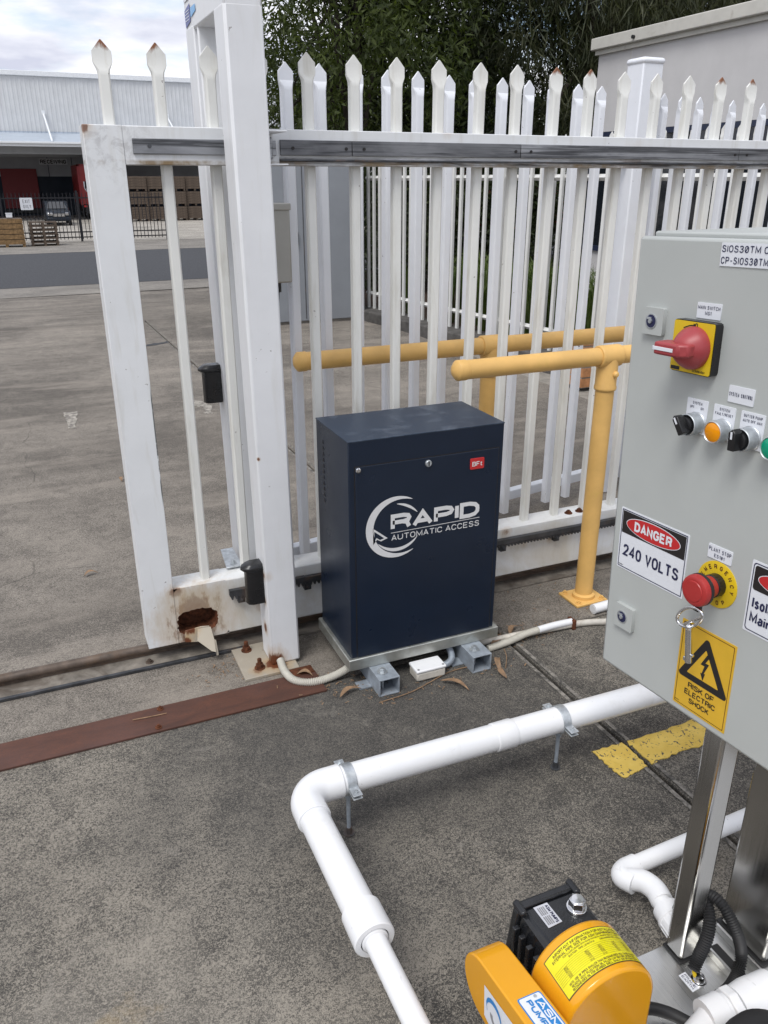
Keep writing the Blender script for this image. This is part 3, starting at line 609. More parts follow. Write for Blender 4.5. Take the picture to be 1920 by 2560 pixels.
part(cb, 'wall_joint', MB().box(X0 - .003, Y1 - .62, 2.17, X0 + .01, Y1 - .607, 3.03), 'cream_trim')
part(cb, 'drain_outlet', MB().cyl((X0 - .12, Y1 - .75, 3.13), (X0, Y1 - .75, 3.13), .02, n=10), 'black_rubber')
# grey electrical kiosk
kk = thing('electrical_kiosk', 'tall plain grey electrical kiosk beside the driveway', 'kiosk', (3.1, 9.9, 0))
part(kk, 'body', MB().box(2.33, 9.42, .03, 3.82, 10.5, 1.86), 'kiosk_grey', .01)
part(kk, 'roof', MB().box(2.30, 9.39, 1.86, 3.85, 10.53, 1.93), 'kiosk_grey', .01)
part(kk, 'plinth', MB().box(2.36, 9.45, 0, 3.79, 10.47, .03), 'kerb')
for x in (2.7,): part(kk, 'door_seam', MB().box(3.06, 9.414, .06, 3.066, 9.421, 1.84), 'dark_steel')
part(kk, 'handle', MB().box(2.96, 9.39, .9, 2.99, 9.42, 1.05), 'black_plastic', .004)
# red van behind the trees
vn = thing('parked_van', 'red van parked beyond the garden trees, barely seen through the fences', 'van', (10.6, 19, 0))
part(vn, 'body', MB().prism([(8.4, .45), (8.4, 1.9), (8.6, 2.05), (11.6, 2.05), (12.3, 1.45), (13.0, 1.3), (13.05, .45)], 18.2, 19.9, lambda u, v, h: (u, h, v)), 'van_red', .05)
part(vn, 'trim', MB().box(8.42, 18.17, 1.10, 12.9, 18.21, 1.2), 'label_white')
part(vn, 'side_window', MB().box(10.4, 18.18, 1.4, 11.7, 18.205, 1.85), 'window_glass')
for x in (9.3, 12.1):
    for yy in (18.15, 19.7): wl = part(vn, 'wheel', MB().cyl((x, yy, .38), (x, yy + .24, .38), .36, n=22), 'black_rubber', .03); part(wl, 'rim', MB().cyl((x, yy - .01, .38), (x, yy + .05, .38), .2, n=16), 'galvanised')
# ------------------------------------------------------------------ planting
def unit(v): return v / np.maximum(np.linalg.norm(v, axis=1, keepdims=True), 1e-6)
def leaves(cent, L, W, hang, flat=.25):
    n = len(cent); d = unit(RNG.normal(size=(n, 3)) * (1, 1, .7) + np.array([0, 0, -hang]))
    side = unit(np.cross(d, RNG.normal(size=(n, 3)))); L = L * RNG.uniform(.6, 1.25, (n, 1)); W = W * RNG.uniform(.7, 1.2, (n, 1))
    nrm = np.cross(d, side)
    return np.stack([cent, cent + d * L * .45 + side * W / 2 + nrm * L * .06, cent + d * L, cent + d * L * .45 - side * W / 2 + nrm * L * .06], 1)
def crown_points(spheres, nclump, per, cr):
    out_ = []
    vols = np.array([s[3] * s[4] * s[5] for s in spheres]); vols = vols / vols.sum()
    for s, vv in zip(spheres, vols):
        m = max(3, int(nclump * vv)); u = unit(RNG.normal(size=(m, 3))); rr = RNG.uniform(.12, 1.08, (m, 1)) ** (1 / 2.3)
        cc = np.array(s[:3]) + u * rr * np.array(s[3:6])
        for c in cc:
            q_ = int(per * RNG.uniform(.5, 1.4)); out_.append(c + RNG.normal(size=(q_, 3)) * cr * np.array([1, 1, .8]) * RNG.uniform(.6, 1.3))
    return np.concatenate(out_)
def tree(x, y, h, label, spheres, nclump, per, cr, mat, L, W, hang, name, trunk=.13, group=None):
    t = thing(name, label, 'tree', (x, y, .05), (0, 0, 0), group)
    rr = random.Random(int(x * 100)); mb = MB()
    top = Vector((rr.uniform(-.3, .3), rr.uniform(-.3, .3), h * .86))
    P = curve([(0, 0, -.1), (rr.uniform(-.08, .08), .03, h * .25), (top.x * .4, top.y * .4, h * .55), top], 6)
    mb.tube(P, [trunk * (1.15 - .95 * i / (len(P) - 1)) for i in range(len(P))], 10)
    tr = part(t, 'trunk', mb, 'bark', 0, 60, True); lb = MB()
    for s in spheres:
        for k_ in range(3):
            b0 = P[rr.randint(4, len(P) - 4)]; e = Vector((s[0] + rr.uniform(-.7, .7) * s[3], s[1] + rr.uniform(-.7, .7) * s[4], s[2] + rr.uniform(-.3, .7) * s[5]))
            c_ = curve([b0, b0.lerp(e, .5) + Vector((0, 0, .2)), e], 5); lb.tube(c_, [trunk * .38 * (1.1 - .9 * i / (len(c_) - 1)) for i in range(len(c_))], 6)
    part(t, 'limbs', lb, 'bark', 0, 60, True)
    pts = crown_points(spheres, nclump, per, cr)
    pts = pts[(pts[:, 2] > .05) & (pts[:, 0] + x > 2.95)]
    soup('crown', leaves(pts, L, W, hang), mat, t)
    return t
def ball(z0, z1, r, n, spread, seed):
    rr = random.Random(seed); o = []
    for i in range(n):
        t = (i + .5) / n; z = z0 + (z1 - z0) * t; k_ = r * (.75 + .5 * math.sin(math.pi * min(1, t * 1.05)))
        o.append((rr.uniform(-1, 1) * spread, rr.uniform(-1, 1) * spread, z, k_ * rr.uniform(.8, 1.15), k_ * rr.uniform(.8, 1.15), (z1 - z0) / n * 1.15))
    return o
tree(4.95, 12.5, 7.2, 'glossy broad-leaved tree rising behind the grey kiosk', ball(1.6, 7.0, 1.45, 6, .6, 1), 400, 80, .24, 'leaf_broad', .13, .034, .9, 'broadleaf_tree', .11)
tree(6.1, 13.6, 7.6, 'dense dark tree between the kiosk tree and the she-oaks', ball(1.7, 7.4, 1.55, 6, .7, 2), 400, 80, .25, 'leaf_broad_dark', .12, .034, .5, 'broadleaf_tree', .13)
tree(8.1, 14.6, 8.0, 'olive green she-oak with thick drooping needles beyond the thin fence', ball(1.8, 7.8, 1.6, 6, .8, 3), 420, 75, .26, 'leaf_broad_dark', .13, .03, .8, 'she_oak', .15)
tree(9.5, 13.0, 8.2, 'she-oak with drooping brownish needles beside the cream building corner', ball(2.2, 8.0, 1.5, 6, .7, 4), 380, 95, .22, 'leaf_needle', .28, .020, 1.9, 'she_oak', .17)
tree(11.6, 13.8, 8.6, 'tall she-oak rising behind the parapet of the cream building', ball(2.2, 8.4, 1.7, 6, .7, 5), 380, 95, .24, 'leaf_needle', .28, .020, 1.9, 'she_oak', .18)
tree(14.6, 15.5, 9.0, 'she-oak with two dark stems far behind the cream building', ball(2.4, 8.8, 1.8, 6, .8, 6), 340, 90, .26, 'leaf_needle', .32, .022, 1.9, 'she_oak', .2)
for i, (x, y, s, lab) in enumerate(((12.0, 31.5, 3.2, 'dark evergreen tree across the road behind the kiosk'), (23.5, 31.5, 3.4, 'dark evergreen tree across the road behind the she-oaks'), (17.8, 32.5, 3.3, 'broad evergreen tree on the far footpath between two others'))):
    tree(x, y, 5.6, lab, ball(1.2, 5.4, s * .8, 4, .9, 20 + i), 200, 80, .5, 'leaf_broad_dark', .30, .09, .5, 'evergreen_tree', .2, 'evergreen trees across the road')
for i, (x, y, s, lab) in enumerate(((5.1, 11.4, .95, 'dense dark shrub next to the grey kiosk'), (6.5, 11.6, .9, 'dark shrub under the dense tree'), (7.9, 12.4, .85, 'dark shrub under the olive she-oak'), (9.4, 11.3, .9, 'dark shrub at the corner of the cream building'), (6.6, 14.6, 1.0, 'big dark shrub behind the broad-leaved trees'))):
    tree(x, y, 1.9, lab, ball(.25, 1.75, s, 3, .35, 40 + i), 110, 85, .17, 'leaf_broad_dark', .11, .032, .4, 'shrub', .05, 'shrubs under the trees')
# strap-leaved grass behind the thin fence
bl = []
for _ in range(70):
    y = RNG.uniform(4.9, 9.4); cx = fx(y) + RNG.uniform(.25, 1.3); n = 60
    a = RNG.uniform(0, 2 * np.pi, n); ln = RNG.uniform(.35, .85, n); sp = RNG.uniform(.1, .55, n)
    d = np.stack([np.cos(a), np.sin(a), np.zeros(n)], 1); sd_ = np.stack([-np.sin(a), np.cos(a), np.zeros(n)], 1) * .007
    b0 = np.array([cx, y, .07]) + d * RNG.uniform(0, .05, (n, 1)); m1 = b0 + d * (sp * ln * .35)[:, None] + np.stack([0 * a, 0 * a, ln * .75], 1); e1 = b0 + d * (sp * ln)[:, None] + np.stack([0 * a, 0 * a, ln * .9], 1)
    bl += [np.stack([b0 - sd_, b0 + sd_, m1 + sd_, m1 - sd_], 1), np.stack([m1 - sd_, m1 + sd_, e1 + sd_ * .1, e1 - sd_ * .1], 1)]
gr = soup('strap_grass', np.concatenate(bl), 'leaf_strap'); gr['kind'] = 'stuff'; tag(gr, 'green strap-leaved grass growing behind the thin white fence', 'grass')
# ------------------------------------------------------------------ palisade pales
def pale_mesh(h, w, hw, name='pale', t=.004):
    d = w * .5; mb = MB()                       # square tube pressed flat into a spear at the top
    zs = [(0, w / 2, d), (h - .088, w / 2, d), (h - .074, w / 2 * 1.12, d * .9), (h - .056, hw / 2, t * 1.3), (h - .028, hw / 2 * 1.0, t), (h, .0015, t * .6)]
    vs = []; fs = []
    for z, a, b in zs:
        c_ = min(a, b) * .3 if b > t * 2 else .0008
        vs += [(-a + c_, -b, z), (a - c_, -b, z), (a, -b + c_, z), (a, b - c_, z), (a - c_, b, z), (-a + c_, b, z), (-a, b - c_, z), (-a, -b + c_, z)]
    for i in range(len(zs) - 1):
        for j in range(8): fs.append((i * 8 + j, i * 8 + (j + 1) % 8, (i + 1) * 8 + (j + 1) % 8, (i + 1) * 8 + j))
    fs += [tuple(range(8))[::-1], tuple((len(zs) - 1) * 8 + j for j in range(8))]
    return mb.add(vs, fs).mesh(name, 28)
# thin fence along the garden
tf = thing('garden_fence', 'thin white spear-top fence standing on the garden kerb', 'fence', (4.2, 7, .1))
pm = pale_mesh(1.86, .034, .042); y = 9.6
for i in range(48): link('pale', pm, 'thin_fence_white', tf, (fx(9.6 - i * .13) - 4.2, 9.6 - i * .13 - 7, .0), (0, 0, R(98.5)))
for z in (.29, 1.62):
    part(tf, 'rail', MB().tube([(fx(9.7) + .035, 9.7, z), (fx(3.3) + .035, 3.3, z)], .026, 4), 'thin_fence_white')
for y in (9.33, 6.6, 3.9): part(tf, 'post', MB().box(fx(y) + .03, y - .045, -.02, fx(y) + .12, y + .045, 1.86), 'thin_fence_white', .004)
# fixed fence behind the gate
F1 = Vector((.9425, 3.04, 0)); a1 = R(9); d1 = Vector((math.cos(a1), math.sin(a1), 0)); F2 = Vector((2.934, 3.42, 0)); a2 = R(13.8); d2 = Vector((math.cos(a2), math.sin(a2), 0))
ff = thing('palisade_fence', 'clean white palisade fence running behind the sliding gate', 'fence', (2.8, 3.36, 0))
pm = pale_mesh(1.93, .038, .055)
for i in range(12): p_ = F1 + d1 * .14 * i; link('pale', pm, 'fence_white', ff, (p_.x - 2.8, p_.y - 3.36, .05 + random.uniform(-.004, .004)), (0, R(random.uniform(-.25, .25)), a1 + R(random.uniform(-3, 3))))
for i in range(13): p_ = F2 + d2 * .147 * i; link('pale', pm, 'fence_white', ff, (p_.x - 2.8, p_.y - 3.36, .05), (0, 0, a2))
def orail(a, b, z0, z1, th):
    dd = (b - a).normalized(); nn = Vector((-dd.y, dd.x, 0)) * th
    return MB().prism([(a.x, a.y), (b.x, b.y), (b.x + nn.x, b.y + nn.y), (a.x + nn.x, a.y + nn.y)], z0, z1, pl)
off1 = Vector((-d1.y, d1.x, 0)) * .021; off2 = Vector((-d2.y, d2.x, 0)) * .021; C2 = Vector((2.785, 3.37, 0))
for z0 in (.085, 1.66):
    part(ff, 'rail', orail(F1 - d1 * .1 + off1, C2 + off1 - d1 * .06, z0, z0 + .05, .045), 'fence_white', .004)
    part(ff, 'rail', orail(C2 + d2 * .06 + off2, F2 + d2 * 1.95 + off2, z0, z0 + .05, .045), 'fence_white', .004)
def sq_post(parent, c, w, h, mat):
    po = part(parent, 'post', MB().box(c.x - w / 2, c.y - w / 2, 0, c.x + w / 2, c.y + w / 2, h), mat, .006)
    part(po, 'cap', MB().lathe([(0, w * .76), (.022, w * .76), (.038, w * .62), (.04, 0)], (c.x, c.y, h), (0, 0, 1), 4) if False else MB().box(c.x - w / 2 - .006, c.y - w / 2 - .006, h - .012, c.x + w / 2 + .006, c.y + w / 2 + .006, h + .016), mat, .012)
sq_post(ff, Vector((2.785, 3.40, 0)), .115, 2.1, 'fence_white')
sq_post(ff, Vector((.83, 3.075, 0)), .09, 1.75, 'fence_white')
part(ff, 'hinge_bracket', MB().box(2.70, 3.325, .20, 2.735, 3.342, .27).hexbolt((2.716, 3.325, .235), (0, -1, 0)), 'galvanised', .003)
sb = thing('steel_meter_box', 'small stainless box fixed to the fence post behind the portal', 'box', (.86, 2.99, 1.25))
part(sb, 'case', MB().box(.80, 2.955, 1.25, .912, 3.03, 1.518), 'dull_stainless', .006)
part(sb, 'lid', MB().box(.797, 2.948, 1.50, .915, 3.034, 1.524), 'dull_stainless', .003)
part(sb, 'cable_gland', MB().cyl((.865, 2.99, 1.25), (.865, 2.99, 1.215), .013), 'black_plastic'); part(sb, 'cable', MB().tube(curve([(.865, 2.99, 1.22), (.86, 3.0, 1.15), (.845, 3.028, 1.05), (.842, 3.028, .1)], 8), .006, 8), 'black_rubber')
# ------------------------------------------------------------------ ground track and cover plate
tr = thing('gate_track', 'brown steel rail bolted to the ground under the sliding gate', 'rail', (0, 2.63, 0))
part(tr, 'rail_head', MB().cyl((-6, 2.645, .034), (3.6, 2.645, .034), .0165, n=18).box(-6, 2.640, .004, 3.6, 2.650, .03), 'rail_steel')
part(tr, 'rail_foot', MB().box(-6, 2.565, .001, 3.6, 2.70, .008), 'rail_foot', .001)
part(tr, 'edge_strip', MB().box(-6, 2.55, .001, .55, 2.563, .013), 'dark_steel', .002)
for x in (-.95, .24 - .0, 1.5, -2.2): part(tr, 'bolt', MB().hexbolt((x - .03, 2.592, .008), (0, 0, 1), .009, .007), 'rail_steel')
cp = thing('cover_plate', 'flat rusty steel strip lying over the trench in front of the gate', 'plate', (-1, 2.245, 0))
part(cp, 'strip', MB().box(-6, 2.182, .001, .735, 2.312, .008), 'rusty_plate', .001)
for x, y in ((.18, 2.20), (.2, 2.295), (-.9, 2.2), (-.9, 2.295)): part(cp, 'bolt', MB().hexbolt((x, y, .008), (0, 0, 1), .007, .005), 'rust')
# ------------------------------------------------------------------ sliding gate
GY0, GY1 = 2.58, 2.68
gt = thing('sliding_gate', 'white steel sliding gate with spear-top pales and rust stains', 'gate', (.26, 2.63, .06))
XE = 4.1
part(gt, 'end_post', MB().box(.213, GY0 - .002, .068, .318, GY1 + .002, 1.742), 'gate_white', .002)
part(gt, 'top_beam', MB().box(.318, GY0, 1.640, XE, GY1, 1.741), 'gate_white', .002)
# bottom beam with the rusted-through hole near its end
mb = MB().box(.50, GY0, .068, XE, GY1, .283); mb.f.pop(4)
hx, hz, ha, hb = .392, .142, .078, .047
n = 48; rr = random.Random(3); inner = []; outer = []
for i in range(n):
    a = 2 * math.pi * i / n; c_, s_ = math.cos(a), math.sin(a)
    e = 3.0; rad = (abs(c_) ** e + abs(s_) ** e) ** (-1 / e); j = 1 + rr.uniform(-.05, .06)
    inner.append((hx + ha * c_ * rad * j * .92, hz + hb * s_ * rad * j))
    k_ = 1e9
    if c_ > 1e-6: k_ = min(k_, (.50 - hx) / c_)
    if c_ < -1e-6: k_ = min(k_, (.318 - hx) / c_)
    if s_ > 1e-6: k_ = min(k_, (.283 - hz) / s_)
    if s_ < -1e-6: k_ = min(k_, (.068 - hz) / s_)
    outer.append((hx + c_ * k_, hz + s_ * k_))
V = [(u, GY0, v) for u, v in outer] + [(u, GY0, v) for u, v in inner]
mb.add(V, [(i, (i + 1) % n, n + (i + 1) % n, n + i) for i in range(n)])
mb.add([(.318, GY0, .283), (.50, GY0, .283), (.50, GY1, .283), (.318, GY1, .283)], [(0, 1, 2, 3)])
mb.add([(.318, GY0, .068), (.50, GY0, .068), (.50, GY1, .068), (.318, GY1, .068)], [(0, 1, 2, 3)])
mb.add([(.318, GY1, .068), (.50, GY1, .068), (.50, GY1, .283), (.318, GY1, .283)], [(0, 1, 2, 3)])
bb_ = part(gt, 'bottom_beam', mb, 'gate_white', .004, label='bottom beam rusted through near its end')
cav = MB(); V = [(u, GY0, v) for u, v in inner] + [(hx + (u - hx) * .93, GY0 + .012, hz + (v - hz) * .88) for u, v in inner] + [(hx + (u - hx) * .9, GY0 + .07, hz + (v - hz) * .9) for u, v in inner]
cav.add(V, [(i + o, (i + 1) % n + o, n + (i + 1) % n + o, n + i + o) for o in (0, n) for i in range(n)] + [tuple(2 * n + i for i in range(n))])
part(bb_, 'rusted_hole', cav, 'rust')
part(bb_, 'torn_tongue', MB().prism([(.338, .074), (.342, .118), (.40, .122), (.428, .118), (.432, .078), (.38, .066)], GY0 - .010, GY0 - .006, lambda u, v, h: (u, h + (v - .125) * .1, v)), 'torn_steel', .001)
part(bb_, 'bent_flap', MB().add([(.385, GY0 - .014, .118), (.432, GY0 - .014, .116), (.436, GY0 - .04, .078), (.432, GY0 - .075, .045), (.418, GY0 - .07, .05), (.376, GY0 - .045, .088)], [(0, 1, 2, 5), (2, 3, 4, 5)]).add([(.432, GY0 - .075, .045), (.436, GY0 - .04, .078), (.442, GY0 - .042, .074), (.441, GY0 - .074, .03), (.433, GY0 - .072, .028)], [(0, 1, 2, 3, 4)]), 'torn_steel')
pm = pale_mesh(1.685, .031, .052)
i = 0; x = .2905
while x < XE - .05:
    pq = link('pale', pm, 'gate_pale_white', gt, (x - .26, 0, .21), (R(random.uniform(-.15, .15)), R(random.uniform(-.15, .15)), R(random.uniform(-3, 3)))); pq.color = (1, 1, 1, 1.0 if i in (0, 1, 10, 11, 15, 16) else 0.0); i += 1; x += .1485
# worn steel wear strip and guide channel along the top beam
st = part(gt, 'wear_strip', MB().box(.342, GY0 - .007, 1.668, .76, GY0 - .0005, 1.709), 'worn_steel', .001)
part(st, 'screw', MB().cyl((.388, GY0 - .009, 1.689), (.388, GY0 - .006, 1.689), .006, n=14), 'dark_steel')
s0 = .772
for x1_ in (1.005, 1.62, 2.6, 4.1):
    s_ = part(gt, 'wear_strip', MB().box(s0 + .001, GY0 - .008, 1.669, x1_ - .001, GY0 - .0005, 1.712), 'worn_steel' if x1_ > 1.7 else 'dark_steel_strip', .001); 
    for xx in (s0 + .04, x1_ - .02): part(s_, 'screw', MB().cyl((xx, GY0 - .0105, 1.689), (xx, GY0 - .007, 1.689), .005, n=12), 'ink_black')
    s0 = x1_
part(gt, 'lower_lip', MB().box(.772, GY0 - .006, 1.653, XE, GY0 - .0005, 1.6585), 'dark_steel', .001)
# gear rack with teeth and lugs
rk = MB().box(.508, GY0 - .026, .226, .79, GY0 - .008, .248).box(.79, GY0 - .026, .224, XE, GY0 - .008, .246); x = .51
while x < 2.3: rk.prism([(x, .226), (x + .004, .212), (x + .009, .212), (x + .0125, .226)], GY0 - .026, GY0 - .008, lambda u, v, h: (u, h, v)); x += .0155
rk_ = part(gt, 'gear_rack', rk, 'dark_steel', 0, 20)
for x in (.55, .80, 1.64, 1.90, 2.06): part(rk_, 'lug', MB().box(x - .013, GY0 - .022, .192, x + .013, GY0 - .002, .226).hexbolt((x, GY0 - .022, .206), (0, -1, 0), .006, .004), 'dark_steel', .002)
for x in (1.86, 3.7): wl = part(gt, 'wheel', MB().lathe([(-.016, .03), (-.016, .066), (-.008, .058), (.008, .058), (.016, .066), (.016, .03)], (x, 2.64, .095), (0, 1, 0), 28), 'rail_steel'); part(wl, 'axle', MB().cyl((x, 2.60, .095), (x, 2.68, .095), .012), 'rail_steel')
for x in (1.99, 2.045): part(gt, 'beam_bolt', MB().hexbolt((x, 2.615, .283), (0, 0, 1), .011, .008), 'rust')
# ------------------------------------------------------------------ guide portal
po = thing('gate_portal', 'tall white steel portal the sliding gate runs through, rusty at the foot', 'portal', (.656, 2.63, 0), (0, R(-.62), 0))
px0, px1 = -.053, .053
def P(mb, name, mat, bv=.006): return part(po, name, mb, mat, bv, 35, True)
P(MB().box(px0, -.24, .012, px1, -.125, 2.03), 'front_post', 'portal_white', .008)
P(MB().box(px0, .150, .012, px1, .262, 2.03).box(px0 + .014, .120, .012, px1 - .01, .150, 2.03).box(px0 + .004, .105, .012, px1 - .014, .1205, 2.03), 'rear_post', 'portal_white', .004)
P(MB().box(px0 + .001, -.2395, 2.018, px1 - .001, .2615, 2.5), 'header', 'portal_white', .006)
bp_ = P(MB().box(-.16, -.285, .001, .035, -.07, .013), 'base_plate', 'plate_cream', .002)
for x, y in ((-.095, -.235), (-.11, -.105)): part(bp_, 'anchor_bolt', MB().cyl((x, y, .013), (x, y, .016), .019, n=18).cyl((x, y, .016), (x, y, .03), .014, n=6).cyl((x, y, .03), (x, y, .05), .0075, n=10), 'rust', 0, 35, True)
P(MB().box(-.02, -.33, .001, .075, -.285, .011), 'shim_plate', 'rust', .002)
P(MB().box(.053, -.20, 1.725, .115, -.035, 1.729).box(.053, -.20, 1.638, .115, -.035, 1.642).box(.053, -.20, 1.643, .058, -.06, 1.724), 'guide_bracket', 'portal_white', .002)
P(MB().box(.058, -.10, 1.655, .1, -.064, 1.715), 'guide_block', 'worn_steel', .004)
br = P(MB().prism([(-.13, .02), (-.07, .02), (-.068, .185), (-.115, .185)], .292, .297, pl), 'roller_bracket', 'galvanised', .001)
part(br, 'roller_bolt', MB().hexbolt((-.098, .05, .297), (0, 0, 1), .009, .008).cyl((-.098, .05, .286), (-.098, .05, .292), .02, n=16), 'galvanised', 0, 35, True)
sf = lambda u, v, h=.0: (px0 - .0012 - h, u, v)
for poly, m in (([(.250, 2.078), (.246, 2.032), (.172, 2.042), (.172, 2.088)], 'purple_film'), ([(.165, 2.075), (.095, 2.075), (.095, 2.058), (.165, 2.050)], 'sky_blue_film'), ([(.16, 2.16), (.09, 2.16), (.09, 2.105), (.16, 2.105)], 'sky_blue_film'), ([(.25, 2.15), (.175, 2.15), (.175, 2.10), (.25, 2.10)], 'label_white')):
    part(po, 'sticker', MB().flat(poly, sf), m, 0, 0, True)
for zc in (2.05, 2.058, 2.066, 2.074): part(po, 'sticker_line', MB().flat([(.24, zc), (.182, zc), (.182, zc - .002), (.24, zc - .002)], lambda u, v: sf(u, v, .0008)), 'label_white', 0, 0, True)
def photocell(label, x, y, z, h):
    t = thing('photocell', label, 'sensor', (x, y, z))
    o = [(0, -.026), (-.045, -.026), (-.058, -.018), (-.063, 0), (-.058, .018), (-.045, .026), (0, .026)]
    part(t, 'housing', MB().prism(o, 0, h - .022, pl), 'black_plastic', .003, 35, True)
    o2 = [(0, -.029), (-.05, -.029), (-.068, -.02), (-.075, 0), (-.068, .02), (-.05, .029), (0, .029)]
    mb = MB(); n_ = len(o2)
    mb.add([(u, v, h - .022) for u, v in o2] + [(u, v, h - .012) for u, v in o2] + [(u * .75, v * .8, h) for u, v in o2], [tuple(range(n_))[::-1], tuple(2 * n_ + i for i in range(n_))] + [(o_ + i, o_ + (i + 1) % n_, o_ + n_ + (i + 1) % n_, o_ + n_ + i) for o_ in (0, n_) for i in range(n_)])
    part(t, 'hood', mb, 'black_plastic', .002, 35, True)
    part(t, 'seam', MB().prism([(u * 1.008, v * 1.03) for u, v in o], h * .38, h * .385, pl), 'ink_black', 0, 35, True)
    return t
photocell('black photocell high on the rear leg of the white portal', .592, 2.84, .865, .135)
photocell('black photocell low on the rusty front leg of the white portal', .602, 2.44, .252, .15)
# ------------------------------------------------------------------ yellow handrails
def handrail(name, label, y, zc, x0, x1, tx, r, rp):
    h = thing(name, label, 'handrail', (tx, y, 0))
    part(h, 'rail', MB().cyl((x0 + .03, y, zc), (x1, y, zc), r, n=28), 'yellow_paint')
    part(h, 'end_cap', MB().lathe([(-.004, .004), (0, r * .6), (.012, r * 1.03), (.014, r * 1.07), (.045, r * 1.07), (.047, r)], (x0, y, zc), (1, 0, 0), 28), 'yellow_paint')
    part(h, 'post', MB().cyl((tx, y, .01), (tx, y, zc - .02), rp, n=28), 'yellow_paint')
    f = part(h, 'tee', MB().cyl((tx - .047, y, zc), (tx + .047, y, zc), r * 1.22, n=28).lathe([(-.128, r * 1.1), (-.124, r * 1.25), (-.112, r * 1.25), (-.106, r * 1.18), (0, r * 1.2)], (tx, y, zc), (0, 0, 1), 28), 'yellow_paint', .004)
    part(f, 'grub_screw', MB().lathe([(0, .012), (.006, .0115), (.011, .007), (.012, 0)], (tx + .01, y - r * 1.18, zc - .062), (0, -1, 0), 16), 'yellow_paint')
    fl = part(h, 'base_flange', MB().box(tx - .075, y - .065, .001, tx + .075, y + .065, .011), 'yellow_paint', .002)
    part(h, 'collar', MB().lathe([(0, rp * 1.3), (.014, rp * 1.3), (.02, rp)], (tx, y, .011), (0, 0, 1), 28), 'yellow_paint')
    for sx in (-1, 1):
        for sy in (-1, 1): part(fl, 'bolt', MB().hexbolt((tx + sx * .056, y + sy * .048, .011), (0, 0, 1), .009, .007), 'yellow_paint')
    return h
handrail('handrail', 'yellow pipe handrail standing in front of the sliding gate', 2.385, 1.004, 1.287, 3.4, 1.928, .033, .035)
handrail('handrail', 'yellow pipe handrail standing behind the sliding gate', 2.9, .968, .888, 3.4, 1.735, .0345, .037)
# ------------------------------------------------------------------ gate motor cabinet
cbn = thing('motor_cabinet', 'navy steel gate motor cabinet with white logo on a zinc tray', 'cabinet', (1.095, 2.3, 0))
cx0, cx1, cy0, cy1, cz0, cz1 = .824, 1.372, 2.18, 2.475, .106, .869
part(cbn, 'body', MB().box(cx0, cy0, cz0, cx1, cy1, cz1 - .001), 'navy_paint', .003)
part(cbn, 'top_cover', MB().box(cx0 - .001, cy0 - .001, cz1 - .003, cx1 + .001, cy1 + .001, cz1 + .001), 'navy_sky_sheen', .001)
dr = part(cbn, 'door', MB().box(cx0 + .022, cy0 - .0035, cz0 + .002, cx1 - .018, cy0 - .0005, cz1 - .083), 'navy_paint', .0012)
part(cbn, 'door_gap', MB().box(cx0 + .019, cy0 - .0008, cz0 + .002, cx1 - .015, cy0 - .0002, cz1 - .080), 'ink_black')
part(cbn, 'tray', MB().box(cx0 - .012, cy0 - .012, .066, cx1 + .016, cy1 + .012, .108), 'zinc_tray', .003)
for i in range(11): part(cbn, 'vent_slot', MB().prism([(0, 0), (.014, 0), (.007, .013)], 0, .001, lambda u, v, h, i=i: (cx0 - .0006 - h, 2.40 + u, .80 - i * .0205 + v)), 'ink_black', 0, 0)
df = lambda u, v: (u, cy0 - .0044, v)
part(dr, 'lock', MB().lathe([(0, .011), (.005, .011), (.007, .009), (.007, .005)], (1.0945, cy0 - .0035, .768), (0, -1, 0), 24), 'galvanised'); part(dr, 'keyhole', MB().box(1.0925, cy0 - .0112, .761, 1.0965, cy0 - .010, .775), 'ink_black')
part(dr, 'screw', MB().lathe([(0, .0085), (.003, .0085), (.005, .005), (.005, 0)], (.855, cy0 - .0035, .777), (0, -1, 0), 20), 'chrome')
rb = part(dr, 'red_badge', MB().prism(rrect(1.247, .7245, 1.299, .762, .004), cy0 - .0062, cy0 - .0035, lambda u, v, h: (u, h, v)), 'sign_red', .0004)
lettering(rb, 'BFt', 1.254, 1.292, .735, .751, lambda u, v: (u, cy0 - .0068, v), 'white_vinyl', .012)
# logo on the cabinet door
lx, lz = .985, .5655
def crescent(cx, cz, r0, a0, a1, w0, wmax, n=40, shift=0.0):
    o = []; i_ = []
    for k_ in range(n + 1):
        t = k_ / n; a = R(a0 + (a1 - a0) * t); w_ = w0 + (wmax - w0) * math.sin(math.pi * t) ** .8
        o.append((cx + r0 * math.cos(a), cz + r0 * math.sin(a))); i_.append((cx + (r0 - w_) * math.cos(a), cz + (r0 - w_) * math.sin(a)))
    mb = MB(); mb.add([df(*p) for p in o] + [df(*p) for p in i_], [(k_, k_ + 1, n + 2 + k_, n + 1 + k_) for k_ in range(n)]); return mb
lg = part(dr, 'logo_ring', crescent(lx, lz, .1065, 58, 305, .0012, .026), 'white_vinyl', 0, 0)
part(lg, 'logo_arc', crescent(lx + .004, lz - .002, .083, 92, 32, .0012, .009), 'white_vinyl', 0, 0)
part(lg, 'logo_arc', crescent(lx + .004, lz - .002, .083, 215, 330, .0012, .012), 'white_vinyl', 0, 0)
part(lg, 'logo_arrow', MB().flat([(.9028, .5741), (.9544, .5325), (.9308, .5249), (.917, .533), (.9042, .516)], df), 'white_vinyl', 0, 0)
part(lg, 'arrow_core', MB().flat([(.9075, .5625), (.9415, .5345), (.9275, .5305), (.915, .540), (.908, .5285)], lambda u, v: (u, cy0 - .0049, v)), 'navy_paint', 0, 0)
lettering(dr, 'RAPID', .9650, 1.2900, .5545, .6115, df, 'white_vinyl', .028, space=1.0)
